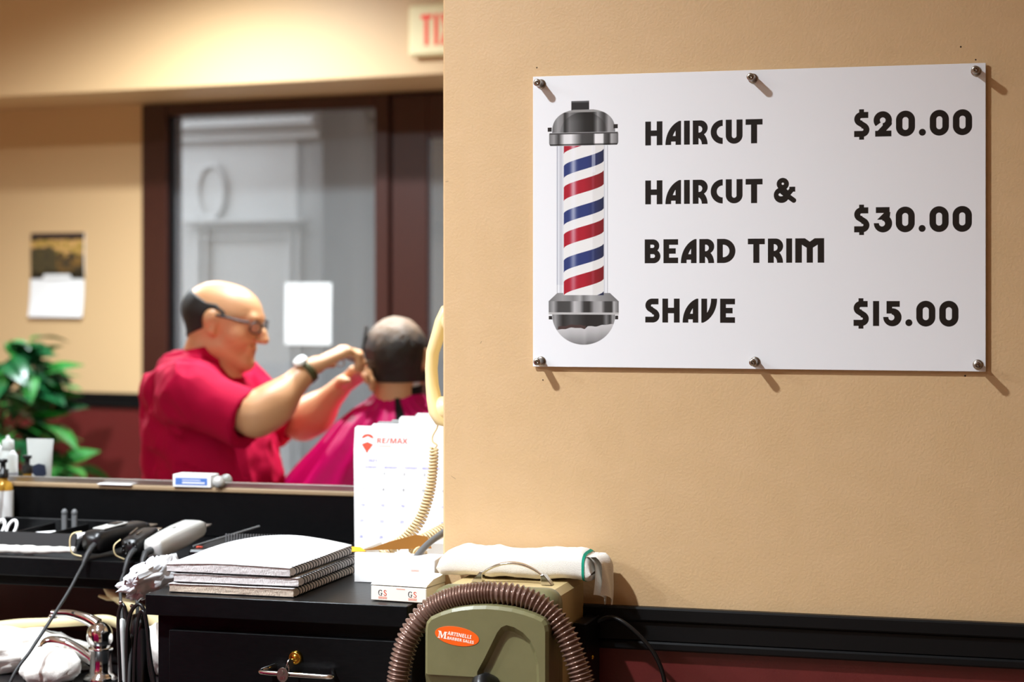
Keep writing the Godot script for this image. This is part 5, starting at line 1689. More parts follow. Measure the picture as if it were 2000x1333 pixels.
class Net:
	var v := PackedVector3Array()
	var n := PackedVector3Array()
	var c := PackedColorArray()
	var ix := PackedInt32Array()
	func add(f: Callable, lo: Vector3, hi: Vector3, h: float, tint = null) -> void:
		var B := 4
		var nx := int(ceil((hi.x - lo.x) / h / B)) * B
		var ny := int(ceil((hi.y - lo.y) / h / B)) * B
		var nz := int(ceil((hi.z - lo.z) / h / B)) * B
		var sx := 1
		var sy := nx + 1
		var sz := (nx + 1) * (ny + 1)
		var val := PackedFloat32Array()
		val.resize(sz * (nz + 1))
		val.fill(1e9)
		var cell := PackedInt32Array()
		cell.resize(sz * (nz + 1))
		cell.fill(-1)
		var live := []
		var reach := B * h * 0.87 * 1.35
		for bz in nz / B:
			for by in ny / B:
				for bx in nx / B:
					var mid := lo + Vector3(bx + 0.5, by + 0.5, bz + 0.5) * (B * h)
					if absf(f.call(mid)) > reach: continue
					live.append(Vector3i(bx * B, by * B, bz * B))
					for z in range(bz * B, bz * B + B + 1):
						for y in range(by * B, by * B + B + 1):
							var o := y * sy + z * sz
							for x in range(bx * B, bx * B + B + 1):
								if val[o + x] > 1e8: val[o + x] = f.call(lo + Vector3(x, y, z) * h)
		var base := v.size()
		var corner := [0, sx, sy, sx + sy, sz, sx + sz, sy + sz, sx + sy + sz]
		var edges := [[0, 1], [2, 3], [4, 5], [6, 7], [0, 2], [1, 3], [4, 6], [5, 7], [0, 4], [1, 5], [2, 6], [3, 7]]
		for b in live:
			for z in range(b.z, b.z + B):
				for y in range(b.y, b.y + B):
					for x in range(b.x, b.x + B):
						var o: int = x + y * sy + z * sz
						var m := 0
						for q in 8:
							if val[o + corner[q]] < 0.0: m |= 1 << q
						if m == 0 or m == 255: continue
						var sum := Vector3.ZERO
						var cnt := 0
						for e in edges:
							var d0 := val[o + corner[e[0]]]
							var d1 := val[o + corner[e[1]]]
							if (d0 < 0.0) == (d1 < 0.0): continue
							var t := d0 / (d0 - d1)
							var p0 := Vector3(e[0] & 1, (e[0] >> 1) & 1, e[0] >> 2)
							var p1 := Vector3(e[1] & 1, (e[1] >> 1) & 1, e[1] >> 2)
							sum += p0.lerp(p1, t)
							cnt += 1
						cell[o] = v.size()
						var w := lo + (Vector3(x, y, z) + sum / cnt) * h
						v.append(w)
						if tint != null: c.append(tint.call(w))
		var st := [sx, sy, sz]
		for b in live:
			for z in range(b.z, b.z + B):
				for y in range(b.y, b.y + B):
					for x in range(b.x, b.x + B):
						var o: int = x + y * sy + z * sz
						if cell[o] < 0: continue
						for ax in 3:
							var u: int = st[(ax + 1) % 3]
							var w: int = st[(ax + 2) % 3]
							if o - u - w < 0: continue
							var d0 := val[o]
							var d1 := val[o + st[ax]]
							if d1 > 1e8 or (d0 < 0.0) == (d1 < 0.0): continue
							var i0 := cell[o]
							var i1 := cell[o - u]
							var i2 := cell[o - u - w]
							var i3 := cell[o - w]
							if i1 < 0 or i2 < 0 or i3 < 0: continue
							if d0 < 0.0: ix.append_array([i0, i3, i2, i0, i2, i1])
							else: ix.append_array([i0, i1, i2, i0, i2, i3])
		n.resize(v.size())
		for i in range(base, v.size()):
			var p := v[i]
			var e := h * 0.7
			n[i] = Vector3(f.call(p + Vector3(e, 0, 0)) - f.call(p - Vector3(e, 0, 0)), f.call(p + Vector3(0, e, 0)) - f.call(p - Vector3(0, e, 0)), f.call(p + Vector3(0, 0, e)) - f.call(p - Vector3(0, 0, e))).normalized()
	func mesh() -> ArrayMesh:
		var arr := []
		arr.resize(Mesh.ARRAY_MAX)
		arr[Mesh.ARRAY_VERTEX] = v
		arr[Mesh.ARRAY_NORMAL] = n
		if c.size() == v.size(): arr[Mesh.ARRAY_COLOR] = c
		arr[Mesh.ARRAY_INDEX] = ix
		var o := ArrayMesh.new()
		o.add_surface_from_arrays(Mesh.PRIMITIVE_TRIANGLES, arr)
		return o

# a half-closed hand from the wrist; knuckles is the row's middle, back points out of the back of the hand
func hand_form(wrist: Vector3, knuckles: Vector3, back: Vector3, curl: Array, thumb_side: float) -> Form:
	var f := Form.new()
	f.k = 0.009
	var fw := (knuckles - wrist).normalized()
	var side := fw.cross(back).normalized() * thumb_side
	back = side.cross(fw).normalized() * thumb_side
	f.bone(wrist - fw * 0.02, wrist + fw * 0.02, 0.026, 0.025)
	for i in 4:
		var kn: Vector3 = knuckles + side * (0.030 - 0.020 * i) - fw * [0.002, 0.0, 0.004, 0.010][i]
		f.bone(wrist + side * (0.014 - 0.009 * i) + fw * 0.012, kn, 0.017, 0.0125)
		var ln: float = [0.040, 0.044, 0.040, 0.032][i]
		var c: float = curl[i]
		var d1 := fw.rotated(side * thumb_side, -c * 0.8)
		var d2 := fw.rotated(side * thumb_side, -c * 1.9)
		var d3 := fw.rotated(side * thumb_side, -c * 2.5)
		var p1 := kn + d1 * ln
		var p2 := p1 + d2 * ln * 0.62
		var p3 := p2 + d3 * ln * 0.46
		f.chain([kn, p1, p2, p3], [0.0108, 0.0094, 0.0086, 0.0074])
	var tb := wrist + fw * 0.03 + side * 0.026 - back * 0.006
	var t1 := tb + (fw * 0.7 + side * 0.55 - back * 0.3).normalized() * 0.036
	var t2 := t1 + (fw * 0.9 + side * 0.05 - back * 0.45).normalized() * 0.030
	f.chain([wrist + fw * 0.012 + side * 0.012, tb, t1, t2], [0.018, 0.0155, 0.0115, 0.009])
	return f

# eyes, brows and lips on a head that faces its own +x
func face_parts(parent: Node, hc: Vector3, ht: Basis, eye: Vector3, lip: Vector3) -> void:
	for s in [-1.0, 1.0]:
		var st := new_st()
		ball(st, hc + ht * V(eye.x - 0.0005, eye.y, s * eye.z), V(0.0115, 0.0075, 0.0125), 14, ht)
		var e := part("eye", st, M.eye_white, parent)
		st = new_st()
		ball(st, hc + ht * V(eye.x + 0.0085, eye.y - 0.001, s * eye.z), V(0.0035, 0.0052, 0.0052), 12, ht)
		part("iris", st, M.eye_brown, e)
		st = new_st()
		tube(st, [hc + ht * V(eye.x + 0.010, eye.y + 0.016, s * 0.014), hc + ht * V(eye.x + 0.0115, eye.y + 0.021, s * 0.030), hc + ht * V(eye.x + 0.001, eye.y + 0.018, s * 0.047)], [0.0025, 0.0038, 0.0018], 8)
		part("eyebrow", st, M.hair_dark, parent)
	var m := new_st()
	tube(m, [hc + ht * V(lip.x - 0.008, lip.y + 0.002, -lip.z), hc + ht * V(lip.x, lip.y, -0.006), hc + ht * V(lip.x, lip.y, 0.006), hc + ht * V(lip.x - 0.008, lip.y + 0.002, lip.z)], [0.002, 0.0042, 0.0042, 0.002], 8)
	part("lips", m, M.lip, parent)

func barber() -> void:
	var o := thing("person", "bald man in a crimson short-sleeved shirt and glasses cutting hair, seen in the mirror", "person")
	var zc := 1.20
	var hc := V(-2.272, 1.366, zc)
	var ht := Basis(V(0, 0, 1), -0.16)           # face turned slightly down
	# head, facing +x
	var hd := Form.new()
	hd.k = 0.028
	var H := func(x: float, y: float, z: float) -> Vector3: return hc + ht * V(x, y, z)
	hd.egg(H.call(-0.022, 0.022, 0), V(0.106, 0.084, 0.078), ht)
	hd.egg(H.call(0.030, 0.018, 0), V(0.078, 0.074, 0.070), ht)
	hd.egg(H.call(0.038, -0.045, 0), V(0.053, 0.070, 0.058), ht)
	hd.bone(H.call(0.010, -0.075, 0.045), H.call(0.078, -0.108, 0.012), 0.022, 0.020)
	hd.bone(H.call(0.010, -0.075, -0.045), H.call(0.078, -0.108, -0.012), 0.022, 0.020)
	hd.bone(H.call(0.060, -0.035, 0.036), H.call(0.062, -0.04, 0.034), 0.028, 0.026)
	hd.bone(H.call(0.060, -0.035, -0.036), H.call(0.062, -0.04, -0.034), 0.028, 0.026)
	hd.bone(H.call(-0.035, -0.05, 0), V(-2.345, 1.215, zc), 0.062, 0.070)
	hd.bone(H.call(0.02, -0.09, 0), V(-2.275, 1.20, zc), 0.040, 0.050)
	var fine := Form.new()
	fine.k = 0.010
	fine.bone(H.call(0.092, 0.018, 0.034), H.call(0.096, 0.020, -0.034), 0.0125, 0.0125)
	fine.chain([H.call(0.102, 0.008, 0), H.call(0.118, -0.018, 0), H.call(0.128, -0.036, 0)], [0.008, 0.0105, 0.0125])
	fine.bone(H.call(0.112, -0.040, 0.011), H.call(0.112, -0.040, -0.011), 0.0085, 0.0085)
	fine.bone(H.call(0.092, -0.066, 0.016), H.call(0.092, -0.066, -0.016), 0.0085, 0.0085)
	fine.bone(H.call(0.089, -0.080, 0.014), H.call(0.089, -0.080, -0.014), 0.0085, 0.0085)
	fine.bone(H.call(0.082, -0.112, 0.010), H.call(0.082, -0.112, -0.010), 0.0160, 0.0160)
	for s in [-1.0, 1.0]:
		var et: Basis = ht * Basis(V(0, 0, 1), -0.2)
		fine.egg(H.call(-0.006, -0.008, s * 0.080), V(0.019, 0.033, 0.009), et)
		fine.egg(H.call(-0.012, 0.006, s * 0.088), V(0.017, 0.021, 0.007), et)
		fine.bone(H.call(0.0, -0.034, s * 0.077), H.call(0.0, -0.030, s * 0.078), 0.010, 0.010)
		fine.bone(H.call(0.085, 0.002, s * 0.031), H.call(0.086, 0.002, s * 0.031), 0.0125, 0.0125)
	var head_f := func(p: Vector3) -> float:
		var d0 := hd.at(p)
		if d0 > 0.09: return d0 - 0.03
		var d1 := fine.at(p)
		var k := 0.014
		var h := maxf(k - absf(d0 - d1), 0.0) / k
		var d := minf(d0, d1) - h * h * k * 0.25
		for s in [-1.0, 1.0]:                       # hollow of the ear, corner of the mouth
			d = maxf(d, 0.009 - p.distance_to(hc + ht * V(0.000, -0.008, s * 0.098)))
		return d
	# body under the clothes, arms
	var bd := Form.new()
	bd.k = 0.05
	bd.egg(V(-2.335, 1.05, zc), V(0.115, 0.155, 0.165))
	bd.egg(V(-2.305, 0.93, zc), V(0.140, 0.18, 0.150))
	bd.egg(V(-2.385, 1.145, zc), V(0.075, 0.09, 0.14))
	bd.bone(V(-2.345, 1.20, zc), V(-2.345, 1.25, zc), 0.072, 0.062)
	var ls := V(-2.285, 1.165, zc - 0.20)
	var le := V(-2.072, 1.112, zc - 0.245)
	var lw := V(-1.968, 1.238, zc - 0.12)
	var rs := V(-2.33, 1.16, zc + 0.20)
	var re := V(-2.128, 1.066, zc + 0.225)
	var rw := V(-1.972, 1.178, zc + 0.14)
	bd.bone(V(-2.35, 1.165, zc - 0.08), ls, 0.062, 0.056)
	bd.bone(V(-2.37, 1.16, zc + 0.08), rs, 0.062, 0.056)
	bd.bone(ls, le, 0.052, 0.047)
	bd.bone(rs, re, 0.052, 0.047)
	var lm := le.lerp(lw, 0.3) + V(0.004, -0.006, 0)
	var rm := re.lerp(rw, 0.3) + V(0.004, -0.006, 0)
	bd.chain([le, lm, lw], [0.044, 0.047, 0.030])
	bd.chain([re, rm, rw], [0.044, 0.047, 0.030])
	for s in [-1.0, 1.0]:
		bd.chain([V(-2.31, 0.82, zc + s * 0.09), V(-2.27, 0.45, zc + s * 0.12), V(-2.33, 0.09, zc + s * 0.12)], [0.095, 0.062, 0.042])
	var net := Net.new()
	net.add(func(p): return bd.at(p), V(-2.56, 0.04, 0.86), V(-1.92, 1.32, 1.56), 0.014)
	net.add(head_f, V(-2.42, 1.20, zc - 0.11), V(-2.10, 1.49, zc + 0.11), 0.005)
	var lh := hand_form(lw, V(-1.890, 1.286, zc - 0.045), V(-0.30, 0.85, -0.30), [0.75, 0.85, 0.95, 1.0], 1.0)
	net.add(func(p): return lh.at(p), V(-2.02, 1.17, zc - 0.20), V(-1.78, 1.36, zc + 0.07), 0.004)
	var rh := hand_form(rw, V(-1.898, 1.222, zc + 0.10), V(-0.35, 0.8, 0.35), [0.6, 0.75, 0.85, 0.9], -1.0)
	net.add(func(p): return rh.at(p), V(-2.02, 1.10, zc + 0.0), V(-1.78, 1.30, zc + 0.22), 0.004)
	part("body", net.mesh(), M.skin, o)
	face_parts(o, hc, ht, V(0.0905, 0.002, 0.031), V(0.0975, -0.0732, 0.018))
	# fringe of dark hair round the bald crown
	net = Net.new()
	var hair_f := func(p: Vector3) -> float:
		var q := ht.inverse() * (p - hc)
		var d := hd.at(p) - 0.0055
		d = maxf(d, q.y - 0.046 - 0.35 * maxf(-q.x - 0.03, 0.0) + 0.5 * maxf(q.x - 0.0, 0.0) * 1.2)
		d = maxf(d, q.x - 0.030)
		d = maxf(d, -0.020 - q.y - 0.55 * maxf(-q.x - 0.02, 0.0))
		d = maxf(d, -0.082 - q.y)
		d = maxf(d, 0.034 - Vector2(q.x + 0.002, (q.y + 0.008) * 0.85).length())
		return d
	net.add(hair_f, V(-2.43, 1.26, zc - 0.10), V(-2.20, 1.46, zc + 0.10), 0.005)
	part("hair", net.mesh(), M.hair_dark, o, "dark hair round the back of the head")
	# shirt
	var nz := FastNoiseLite.new()
	nz.seed = 8
	nz.frequency = 5.0
	nz.fractal_octaves = 2
	var sh := Form.new()
	sh.k = 0.05
	sh.egg(V(-2.338, 1.06, zc), V(0.158, 0.185, 0.205))
	sh.egg(V(-2.309, 0.92, zc), V(0.196, 0.24, 0.196))
	sh.egg(V(-2.395, 1.165, zc), V(0.100, 0.105, 0.175))
	sh.bone(V(-2.36, 1.185, zc - 0.08), ls + V(0, 0.006, 0), 0.086, 0.078)
	sh.bone(V(-2.38, 1.18, zc + 0.08), rs + V(0, 0.006, 0), 0.086, 0.078)
	var lc := ls.lerp(le, 0.86)
	var rc := rs.lerp(re, 0.86)
	sh.bone(ls, lc + V(0, -0.018, 0), 0.076, 0.082)
	sh.bone(rs, rc + V(0, -0.018, 0), 0.076, 0.082)
	var ln := (le - ls).normalized()
	var rn := (re - rs).normalized()
	var shirt_f := func(p: Vector3) -> float:
		var d := sh.at(p)
		if d > 0.08: return d
		var w := nz.get_noise_3d(p.x * 1.0 + p.y * 0.8, p.y * 0.55 - p.x * 0.6, p.z * 1.4)
		var arm := clampf(maxf((p - ls).dot(ln) if p.z < zc else (p - rs).dot(rn), 0.0) / 0.10, 0.0, 1.0) if absf(p.z - zc) > 0.12 else 0.0
		var loose := 1.0 - 0.8 * arm
		d += loose * (0.034 * absf(w) - 0.010) + loose * 0.007 * nz.get_noise_3d(p.x * 2.6 + 9.0, p.y * 2.0, p.z * 3.0)
		if p.z < zc - 0.1: d = maxf(d, (p - lc).dot(ln) - 0.01 if (p - ls).dot(ln) > 0.09 else -1.0)
		if p.z > zc + 0.1: d = maxf(d, (p - rc).dot(rn) - 0.01 if (p - rs).dot(rn) > 0.09 else -1.0)
		# sleeves are hollow round the arm
		var tl := clampf((p - ls).dot(ln), 0.0, 0.4)
		if p.z < zc - 0.14 and (p - ls).dot(ln) > 0.12: d = maxf(d, 0.055 - (p - (ls + ln * tl) + V(0, 0.010, 0)).length())
		var tr := clampf((p - rs).dot(rn), 0.0, 0.4)
		if p.z > zc + 0.14 and (p - rs).dot(rn) > 0.12: d = maxf(d, 0.055 - (p - (rs + rn * tr) + V(0, 0.010, 0)).length())
		d = maxf(d, 0.70 - p.y)
		return d
	net = Net.new()
	net.add(shirt_f, V(-2.58, 0.66, 0.82), V(-2.00, 1.30, 1.58), 0.012)
	var shirt := part("shirt", net.mesh(), M.shirt_crimson, o, "crimson short-sleeved barber shirt")
	# collar
	var st := new_st()
	for side in 2:
		surf(st, 36, 6, func(u, v):
			var a: float = lerpf(-2.55, 2.55, u)       # 0 at the nape
			var r: float = 0.080 + 0.012 * v + 0.016 * pow(absf(u * 2.0 - 1.0), 4.0) * v + (0.003 if side == 0 else 0.0)
			var c := V(-2.352, 1.235, zc)
			var tilt := -0.42
			var y: float = 0.048 * (1.0 - v) - 0.010 * v + tilt * (-cos(a)) * -0.085
			return c + V(-cos(a) * r, y + cos(a) * 0.018, sin(a) * r * 0.95))
	part("collar", st, M.shirt_crimson, shirt)
	st = new_st()
	for k in 3: lathe(st, TR(V(-2.163 + k * 0.012, 1.10 - k * 0.085, zc + 0.01), 0, 0, -80), [Vector2(0.006, 0), Vector2(0.006, 0.002), Vector2(0, 0.003)], 12)
	part("button", st, M.black_plastic, shirt)
	# trousers and shoes
	net = Net.new()
	var tf := Form.new()
	tf.k = 0.05
	tf.egg(V(-2.315, 0.80, zc), V(0.185, 0.15, 0.19))
	for s in [-1.0, 1.0]:
		tf.chain([V(-2.31, 0.80, zc + s * 0.09), V(-2.268, 0.45, zc + s * 0.12), V(-2.33, 0.10, zc + s * 0.12)], [0.115, 0.082, 0.075])
	net.add(func(p): return maxf(tf.at(p), 0.05 - p.y), V(-2.56, 0.02, 0.9), V(-2.08, 0.98, 1.5), 0.018)
	part("trousers", net.mesh(), M.trouser_grey, o)
	for s in [-1.0, 1.0]:
		net = Net.new()
		var sf := Form.new()
		sf.k = 0.03
		sf.chain([V(-2.35, 0.05, zc + s * 0.12), V(-2.25, 0.042, zc + s * 0.125), V(-2.16, 0.035, zc + s * 0.13)], [0.045, 0.045, 0.036])
		net.add(func(p): return maxf(sf.at(p), 0.002 - p.y), V(-2.42, -0.02, zc + s * 0.125 - 0.07), V(-2.10, 0.12, zc + s * 0.125 + 0.07), 0.01)
		part("shoe", net.mesh(), M.shoe_black, o)
	# glasses
	var g := thing("glasses", "dark-rimmed glasses worn by the bald man", "glasses")
	for s in [-1.0, 1.0]:
		st = new_st()
		tube(st, curve([H.call(-0.004, 0.016, s * 0.086), H.call(0.03, 0.016, s * 0.082), H.call(0.07, 0.012, s * 0.077), H.call(0.102, 0.010, s * 0.066)], 0.01), 0.0034, 8)
		part("temple", st, M.black_plastic, g)
		st = new_st()
		var ring := []
		for k in 25:
			var a := TAU * k / 24
			ring.append(H.call(0.116 - 0.012 * absf(cos(a) * 0.6 + s * 0.5), -0.004 + sin(a) * 0.016, s * 0.034 + cos(a) * 0.027))
		tube(st, ring, 0.0026, 8, false)
		part("rim", st, M.black_plastic, g)
		st = new_st()
		st.set_smooth_group(2)
		for k in 24: tri(st, H.call(0.112, -0.004, s * 0.034), ring[k], ring[k + 1])
		part("lens", st, M.lens_glass, g)
	st = new_st()
	tube(st, [H.call(0.114, 0.002, -0.009), H.call(0.118, 0.005, 0), H.call(0.114, 0.002, 0.009)], 0.0024, 8)
	part("bridge", st, M.black_plastic, g)
	# watch on the left wrist
	var wt := thing("wrist_watch", "wrist watch with a white dial on the man's left wrist", "watch")
	var wp := le.lerp(lw, 0.93)
	var wd := (lw - le).normalized()
	var wu := (V(-0.25, 0.75, -0.6) - wd * V(-0.25, 0.75, -0.6).dot(wd)).normalized()
	var wf := Transform3D(Basis(wu.cross(wd), wd, wu), wp)
	st = new_st()
	lathe(st, wf, [Vector2(0.0335, -0.010), Vector2(0.0365, -0.009), Vector2(0.0365, 0.009), Vector2(0.0335, 0.010)], 28)
	part("strap", st, M.olive_strap, wt)
	st = new_st()
	lathe(st, wf * TR(V(0, 0, 0.034), 90, 0, 0), [Vector2(0, 0), Vector2(0.020, 0), Vector2(0.020, 0.008), Vector2(0.017, 0.010), Vector2(0, 0.010)], 28)
	part("dial", st, M.watch_face, wt, "white round dial")
	# tools in the hands
	var cb := thing("hair_comb", "black comb held at the customer's ear by the bald man", "comb")
	st = new_st()
	var cx := aim(V(-1.90, 1.225, zc + 0.085), V(-1.885, 1.335, zc + 0.10), V(0, 0, 1))
	box(st, cx * T(0.055, 0, 0), V(0.14, 0.010, 0.003), 0.001)
	for k in 22: box(st, cx * T(-0.005 + k * 0.006, -0.012, 0), V(0.0025, 0.016, 0.002), 0.0)
	part("comb_body", st, M.black_plastic, cb)
	var sc := thing("hair_scissors", "thin steel scissors held over the customer's ear by the bald man", "scissors")
	for s in [-1.0, 1.0]:
		st = new_st()
		tube(st, [V(-1.905, 1.262, zc - 0.01), V(-1.872, 1.250 + s * 0.003, zc + 0.02), V(-1.835, 1.246 + s * 0.007, zc + 0.05)], [0.003, 0.0035, 0.0008], 8)
		part("blade", st, M.steel, sc)
		st = new_st()
		var ring := []
		for k in 17: ring.append(V(-1.918 + cos(TAU * k / 16) * 0.011, 1.262 + s * 0.012 + sin(TAU * k / 16) * 0.010, zc - 0.018))
		tube(st, ring, 0.0022, 6, false)
		part("finger_ring", st, M.steel, sc)

func customer() -> void:
	var o := thing("person", "seated man with short brown hair facing away under a magenta cape", "person")
	var hc := V(-1.812, 1.276, 1.355)
	var hd := Form.new()
	hd.k = 0.03
	hd.egg(hc + V(0, 0.008, -0.012), V(0.078, 0.088, 0.100))
	hd.egg(hc + V(0, -0.045, 0.035), V(0.062, 0.075, 0.066))
	hd.bone(hc + V(0, -0.06, -0.02), V(-1.812, 1.09, 1.35), 0.058, 0.064)
	for s in [-1.0, 1.0]:
		hd.bone(hc + V(s * 0.045, -0.08, 0.02), hc + V(s * 0.012, -0.108, 0.085), 0.022, 0.02)
	var fine := Form.new()
	fine.k = 0.01
	for s in [-1.0, 1.0]:
		fine.egg(hc + V(s * 0.086, -0.022, -0.002), V(0.010, 0.032, 0.019), Basis(V(0, 1, 0), s * 0.5))
		fine.bone(hc + V(s * 0.031, -0.004, 0.088), hc + V(s * 0.031, -0.003, 0.088), 0.0125, 0.0125)
	fine.chain([hc + V(0, -0.002, 0.098), hc + V(0, -0.026, 0.112), hc + V(0, -0.044, 0.122)], [0.008, 0.010, 0.012])
	fine.bone(hc + V(-0.034, 0.014, 0.088), hc + V(0.034, 0.014, 0.088), 0.012, 0.012)
	fine.bone(hc + V(-0.016, -0.074, 0.092), hc + V(0.016, -0.074, 0.092), 0.009, 0.009)
	fine.bone(hc + V(-0.014, -0.088, 0.090), hc + V(0.014, -0.088, 0.090), 0.009, 0.009)
	var head_f := func(p: Vector3) -> float:
		var d0 := hd.at(p)
		if d0 > 0.09: return d0 - 0.03
		var d1 := fine.at(p)
		var h := maxf(0.014 - absf(d0 - d1), 0.0) / 0.014
		return minf(d0, d1) - h * h * 0.014 * 0.25
	var bd := Form.new()
	bd.k = 0.05
	bd.egg(V(-1.812, 0.90, 1.40), V(0.165, 0.22, 0.105))
	bd.egg(V(-1.812, 0.72, 1.42), V(0.160, 0.16, 0.12))
	bd.bone(V(-1.812, 1.05, 1.37), V(-1.812, 1.12, 1.352), 0.07, 0.062)
	for s in [-1.0, 1.0]:
		bd.bone(V(-1.812 + s * 0.06, 1.045, 1.38), V(-1.812 + s * 0.14, 1.01, 1.385), 0.065, 0.052)
		bd.chain([V(-1.812 + s * 0.145, 1.0, 1.385), V(-1.812 + s * 0.19, 0.80, 1.42), V(-1.812 + s * 0.17, 0.75, 1.60)], [0.05, 0.042, 0.028])
		bd.chain([V(-1.812 + s * 0.17, 0.75, 1.60), V(-1.812 + s * 0.16, 0.735, 1.68)], [0.028, 0.02])
		bd.chain([V(-1.812 + s * 0.09, 0.62, 1.46), V(-1.812 + s * 0.11, 0.62, 1.86), V(-1.812 + s * 0.11, 0.22, 1.95)], [0.085, 0.06, 0.042])
	var net := Net.new()
	net.add(func(p): return bd.at(p), V(-2.12, 0.16, 1.22), V(-1.50, 1.20, 2.06), 0.016)
	net.add(head_f, V(-1.93, 1.07, 1.22), V(-1.69, 1.40, 1.50), 0.005)
	part("body", net.mesh(), M.skin, o)
	face_parts(o, hc, Basis(Vector3.UP, -PI / 2), V(0.0925, -0.004, 0.031), V(0.0985, -0.0812, 0.018))
	# short hair, thin and sandy on the crown
	var nz := FastNoiseLite.new()
	nz.seed = 3
	nz.frequency = 30.0
	var hair_f := func(p: Vector3) -> float:
		var q := p - hc
		var thick := lerpf(0.010, 0.0045, clampf((q.y - 0.01) / 0.07, 0, 1))
		var d := hd.at(p) - thick - 0.003 * nz.get_noise_3dv(p)
		d = maxf(d, -0.085 + 0.0 - q.y)
		d = maxf(d, q.z - 0.055 + 0.5 * maxf(-q.y, 0.0))
		return maxf(d, 0.030 - Vector2(q.z - 0.004, (q.y + 0.022) * 0.8).length() if q.z > -0.02 else -1.0)
	net = Net.new()
	var hair_tint := func(p: Vector3) -> Color:
		var q := p - hc
		var t := clampf((q.y - 0.022 + 0.022 * nz.get_noise_3dv(p * 0.6) - absf(q.x) * 0.15) / 0.05, 0, 1)
		var s := 0.5 + 0.5 * nz.get_noise_3dv(p * 2.0)
		var dark := Color(0.020, 0.013, 0.009).lerp(Color(0.034, 0.023, 0.016), s)
		var sand := Color(0.20, 0.125, 0.070).lerp(Color(0.36, 0.22, 0.14), s)
		return dark.lerp(sand, t)
	net.add(hair_f, V(-1.92, 1.17, 1.22), V(-1.70, 1.40, 1.45), 0.006, hair_tint)
	part("hair", net.mesh(), M.hair_short, o, "short dark brown hair, sandy and thin on the crown")
	# trousers and shoes
	var tf := Form.new()
	tf.k = 0.05
	tf.egg(V(-1.812, 0.66, 1.42), V(0.175, 0.13, 0.14))
	for s in [-1.0, 1.0]:
		tf.chain([V(-1.812 + s * 0.09, 0.63, 1.46), V(-1.812 + s * 0.11, 0.625, 1.87), V(-1.812 + s * 0.11, 0.24, 1.96)], [0.1, 0.076, 0.07])
	net = Net.new()
	net.add(func(p): return maxf(tf.at(p), 0.20 - p.y), V(-2.08, 0.16, 1.26), V(-1.54, 0.82, 2.08), 0.02)
	part("trousers", net.mesh(), M.trouser_grey, o)
	for s in [-1.0, 1.0]:
		net = Net.new()
		var sf := Form.new()
		sf.k = 0.03
		sf.chain([V(-1.812 + s * 0.11, 0.20, 1.94), V(-1.812 + s * 0.115, 0.19, 2.04), V(-1.812 + s * 0.12, 0.185, 2.12)], [0.045, 0.045, 0.036])
		net.add(func(p): return maxf(sf.at(p), 0.152 - p.y), V(-1.812 + s * 0.115 - 0.07, 0.13, 1.87), V(-1.812 + s * 0.115 + 0.07, 0.27, 2.18), 0.012)
		part("shoe", net.mesh(), M.shoe_black, o)
	# cape
	var cp := thing("barber_cape", "magenta barber cape with a black back strip over the seated man", "cape")
	var lv := [[1.160, 0.068, 0.066, 0.068], [1.138, 0.088, 0.080, 0.085], [1.116, 0.125, 0.098, 0.11], [1.078, 0.172, 0.125, 0.15], [1.020, 0.226, 0.150, 0.21], [0.960, 0.284, 0.165, 0.28], [0.890, 0.345, 0.178, 0.36], [0.78, 0.392, 0.195, 0.47], [0.66, 0.415, 0.21, 0.56], [0.55, 0.425, 0.22, 0.60], [0.44, 0.43, 0.225, 0.61]]
	var cape := func(u: float, v: float, off: float) -> Vector3:
		var t := v * 10.0
		var i := mini(int(t), 9)
		var g := t - i
		var y := lerpf(lv[i][0], lv[i + 1][0], g)
		var rx := lerpf(lv[i][1], lv[i + 1][1], g) + off
		var rb := lerpf(lv[i][2], lv[i + 1][2], g) + off
		var rf := lerpf(lv[i][3], lv[i + 1][3], g) + off
		var a := TAU * u
		var fold := v * (0.026 * sin(9.0 * a + 2.0 + v * 1.5) + 0.016 * sin(17.0 * a + 5.0 * v) + 0.010 * sin(5.0 * a + 7.0 * v)) * (0.5 + 0.5 * v)
		# creases running down from the collar
		fold += 0.007 * sin(26.0 * a) * exp(-pow((v - 0.28) / 0.16, 2))
		var c := cos(a)
		var s := sin(a)
		if c > 0.0: rx = minf(rx, 0.215 + 0.2 * minf(rx, 0.3))
		var rz := rf if s > 0.0 else rb
		return V(-1.812 + c * (rx + fold), y - 0.01 * absf(fold) / 0.02, 1.36 + s * (rz + fold * 0.8))
	var st := new_st()
	surf(st, 120, 50, func(u, v): return cape.call(u, v, 0.0))
	part("cloth", st, M.cape_magenta, cp)
	st = new_st()
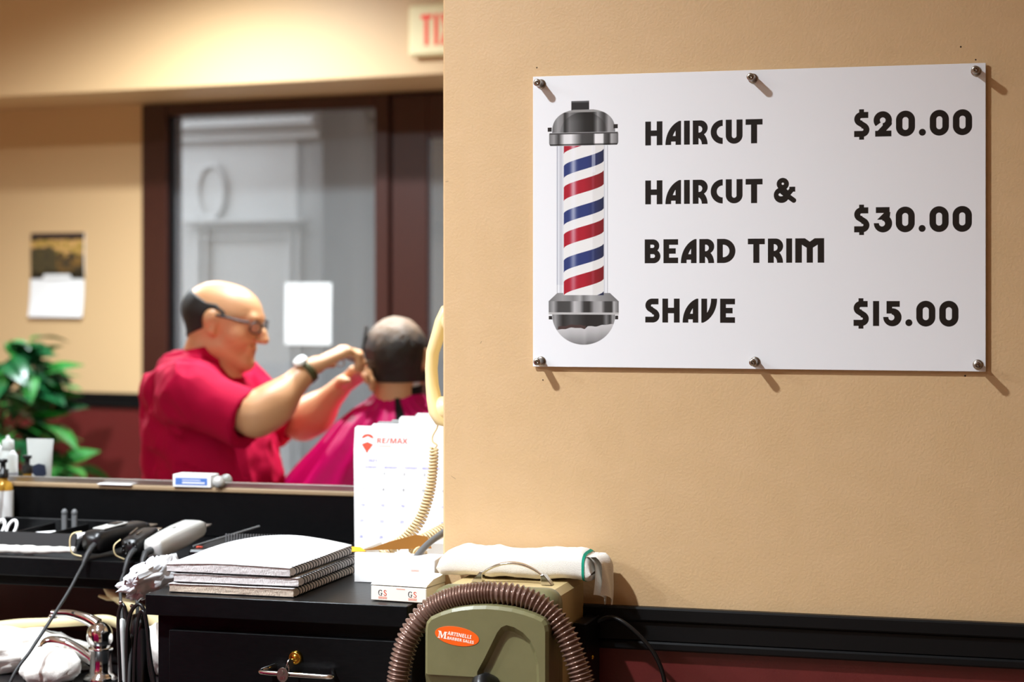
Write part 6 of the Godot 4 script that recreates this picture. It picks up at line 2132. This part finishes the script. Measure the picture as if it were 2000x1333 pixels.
	surf(st, 4, 30, func(u, v): return cape.call(0.784 + 0.026 * u, v * 0.62, 0.004))
	part("back_strip", st, M.black_cloth, cp, "black fastening strip")
	st = new_st()
	for k in 2: surf(st, 48, 3, func(u, v): return V(-1.812 + cos(TAU * u) * (0.071 - 0.002 * k), 1.152 + 0.030 * v + 0.006 * sin(TAU * u), 1.36 + sin(TAU * u) * (0.069 - 0.002 * k)))
	part("collar", st, M.black_cloth, cp, "black collar band")
	var ns := thing("neck_strip", "white paper strip round the seated man's neck above the cape", "neck strip")
	st = new_st()
	surf(st, 48, 3, func(u, v): return V(-1.812 + cos(TAU * u) * 0.0675, 1.168 + 0.026 * v + 0.010 * cos(TAU * u), 1.358 + sin(TAU * u) * 0.0665))
	part("paper_band", st, M.paper, ns)
	# chair
	var ch := thing("barber_chair", "black leather barber chair on a chrome pedestal under the magenta cape", "chair", V(-1.812, 0, 1.5))
	boxm("seat", V(-0.25, 0.40, -0.20), V(0.25, 0.53, 0.30), M.leather_black, ch, 0.03)
	st = new_st()
	box(st, TR(V(0, 0.70, -0.225), -6, 0, 0), V(0.46, 0.36, 0.06), 0.025)
	part("backrest", st, M.leather_black, ch)
	for s in [-1.0, 1.0]:
		boxm("armrest", V(s * 0.29 - 0.03, 0.655, -0.16), V(s * 0.29 + 0.03, 0.70, 0.24), M.leather_black, ch, 0.015)
		boxm("arm_post", V(s * 0.29 - 0.015, 0.42, 0.02), V(s * 0.29 + 0.015, 0.655, 0.07), M.chrome, ch, 0.004)
	st = new_st()
	lathe(st, T(0, 0, 0.03), [Vector2(0, 0), Vector2(0.30, 0), Vector2(0.30, 0.02), Vector2(0.10, 0.05), Vector2(0.06, 0.07), Vector2(0.055, 0.40)], 36)
	part("pedestal", st, M.chrome, ch)
	boxm("footrest", V(-0.18, 0.125, 0.40), V(0.18, 0.15, 0.68), M.chrome, ch, 0.006)
	boxm("footrest_arm", V(-0.03, 0.14, 0.08), V(0.03, 0.42, 0.42), M.chrome, ch, 0.006)
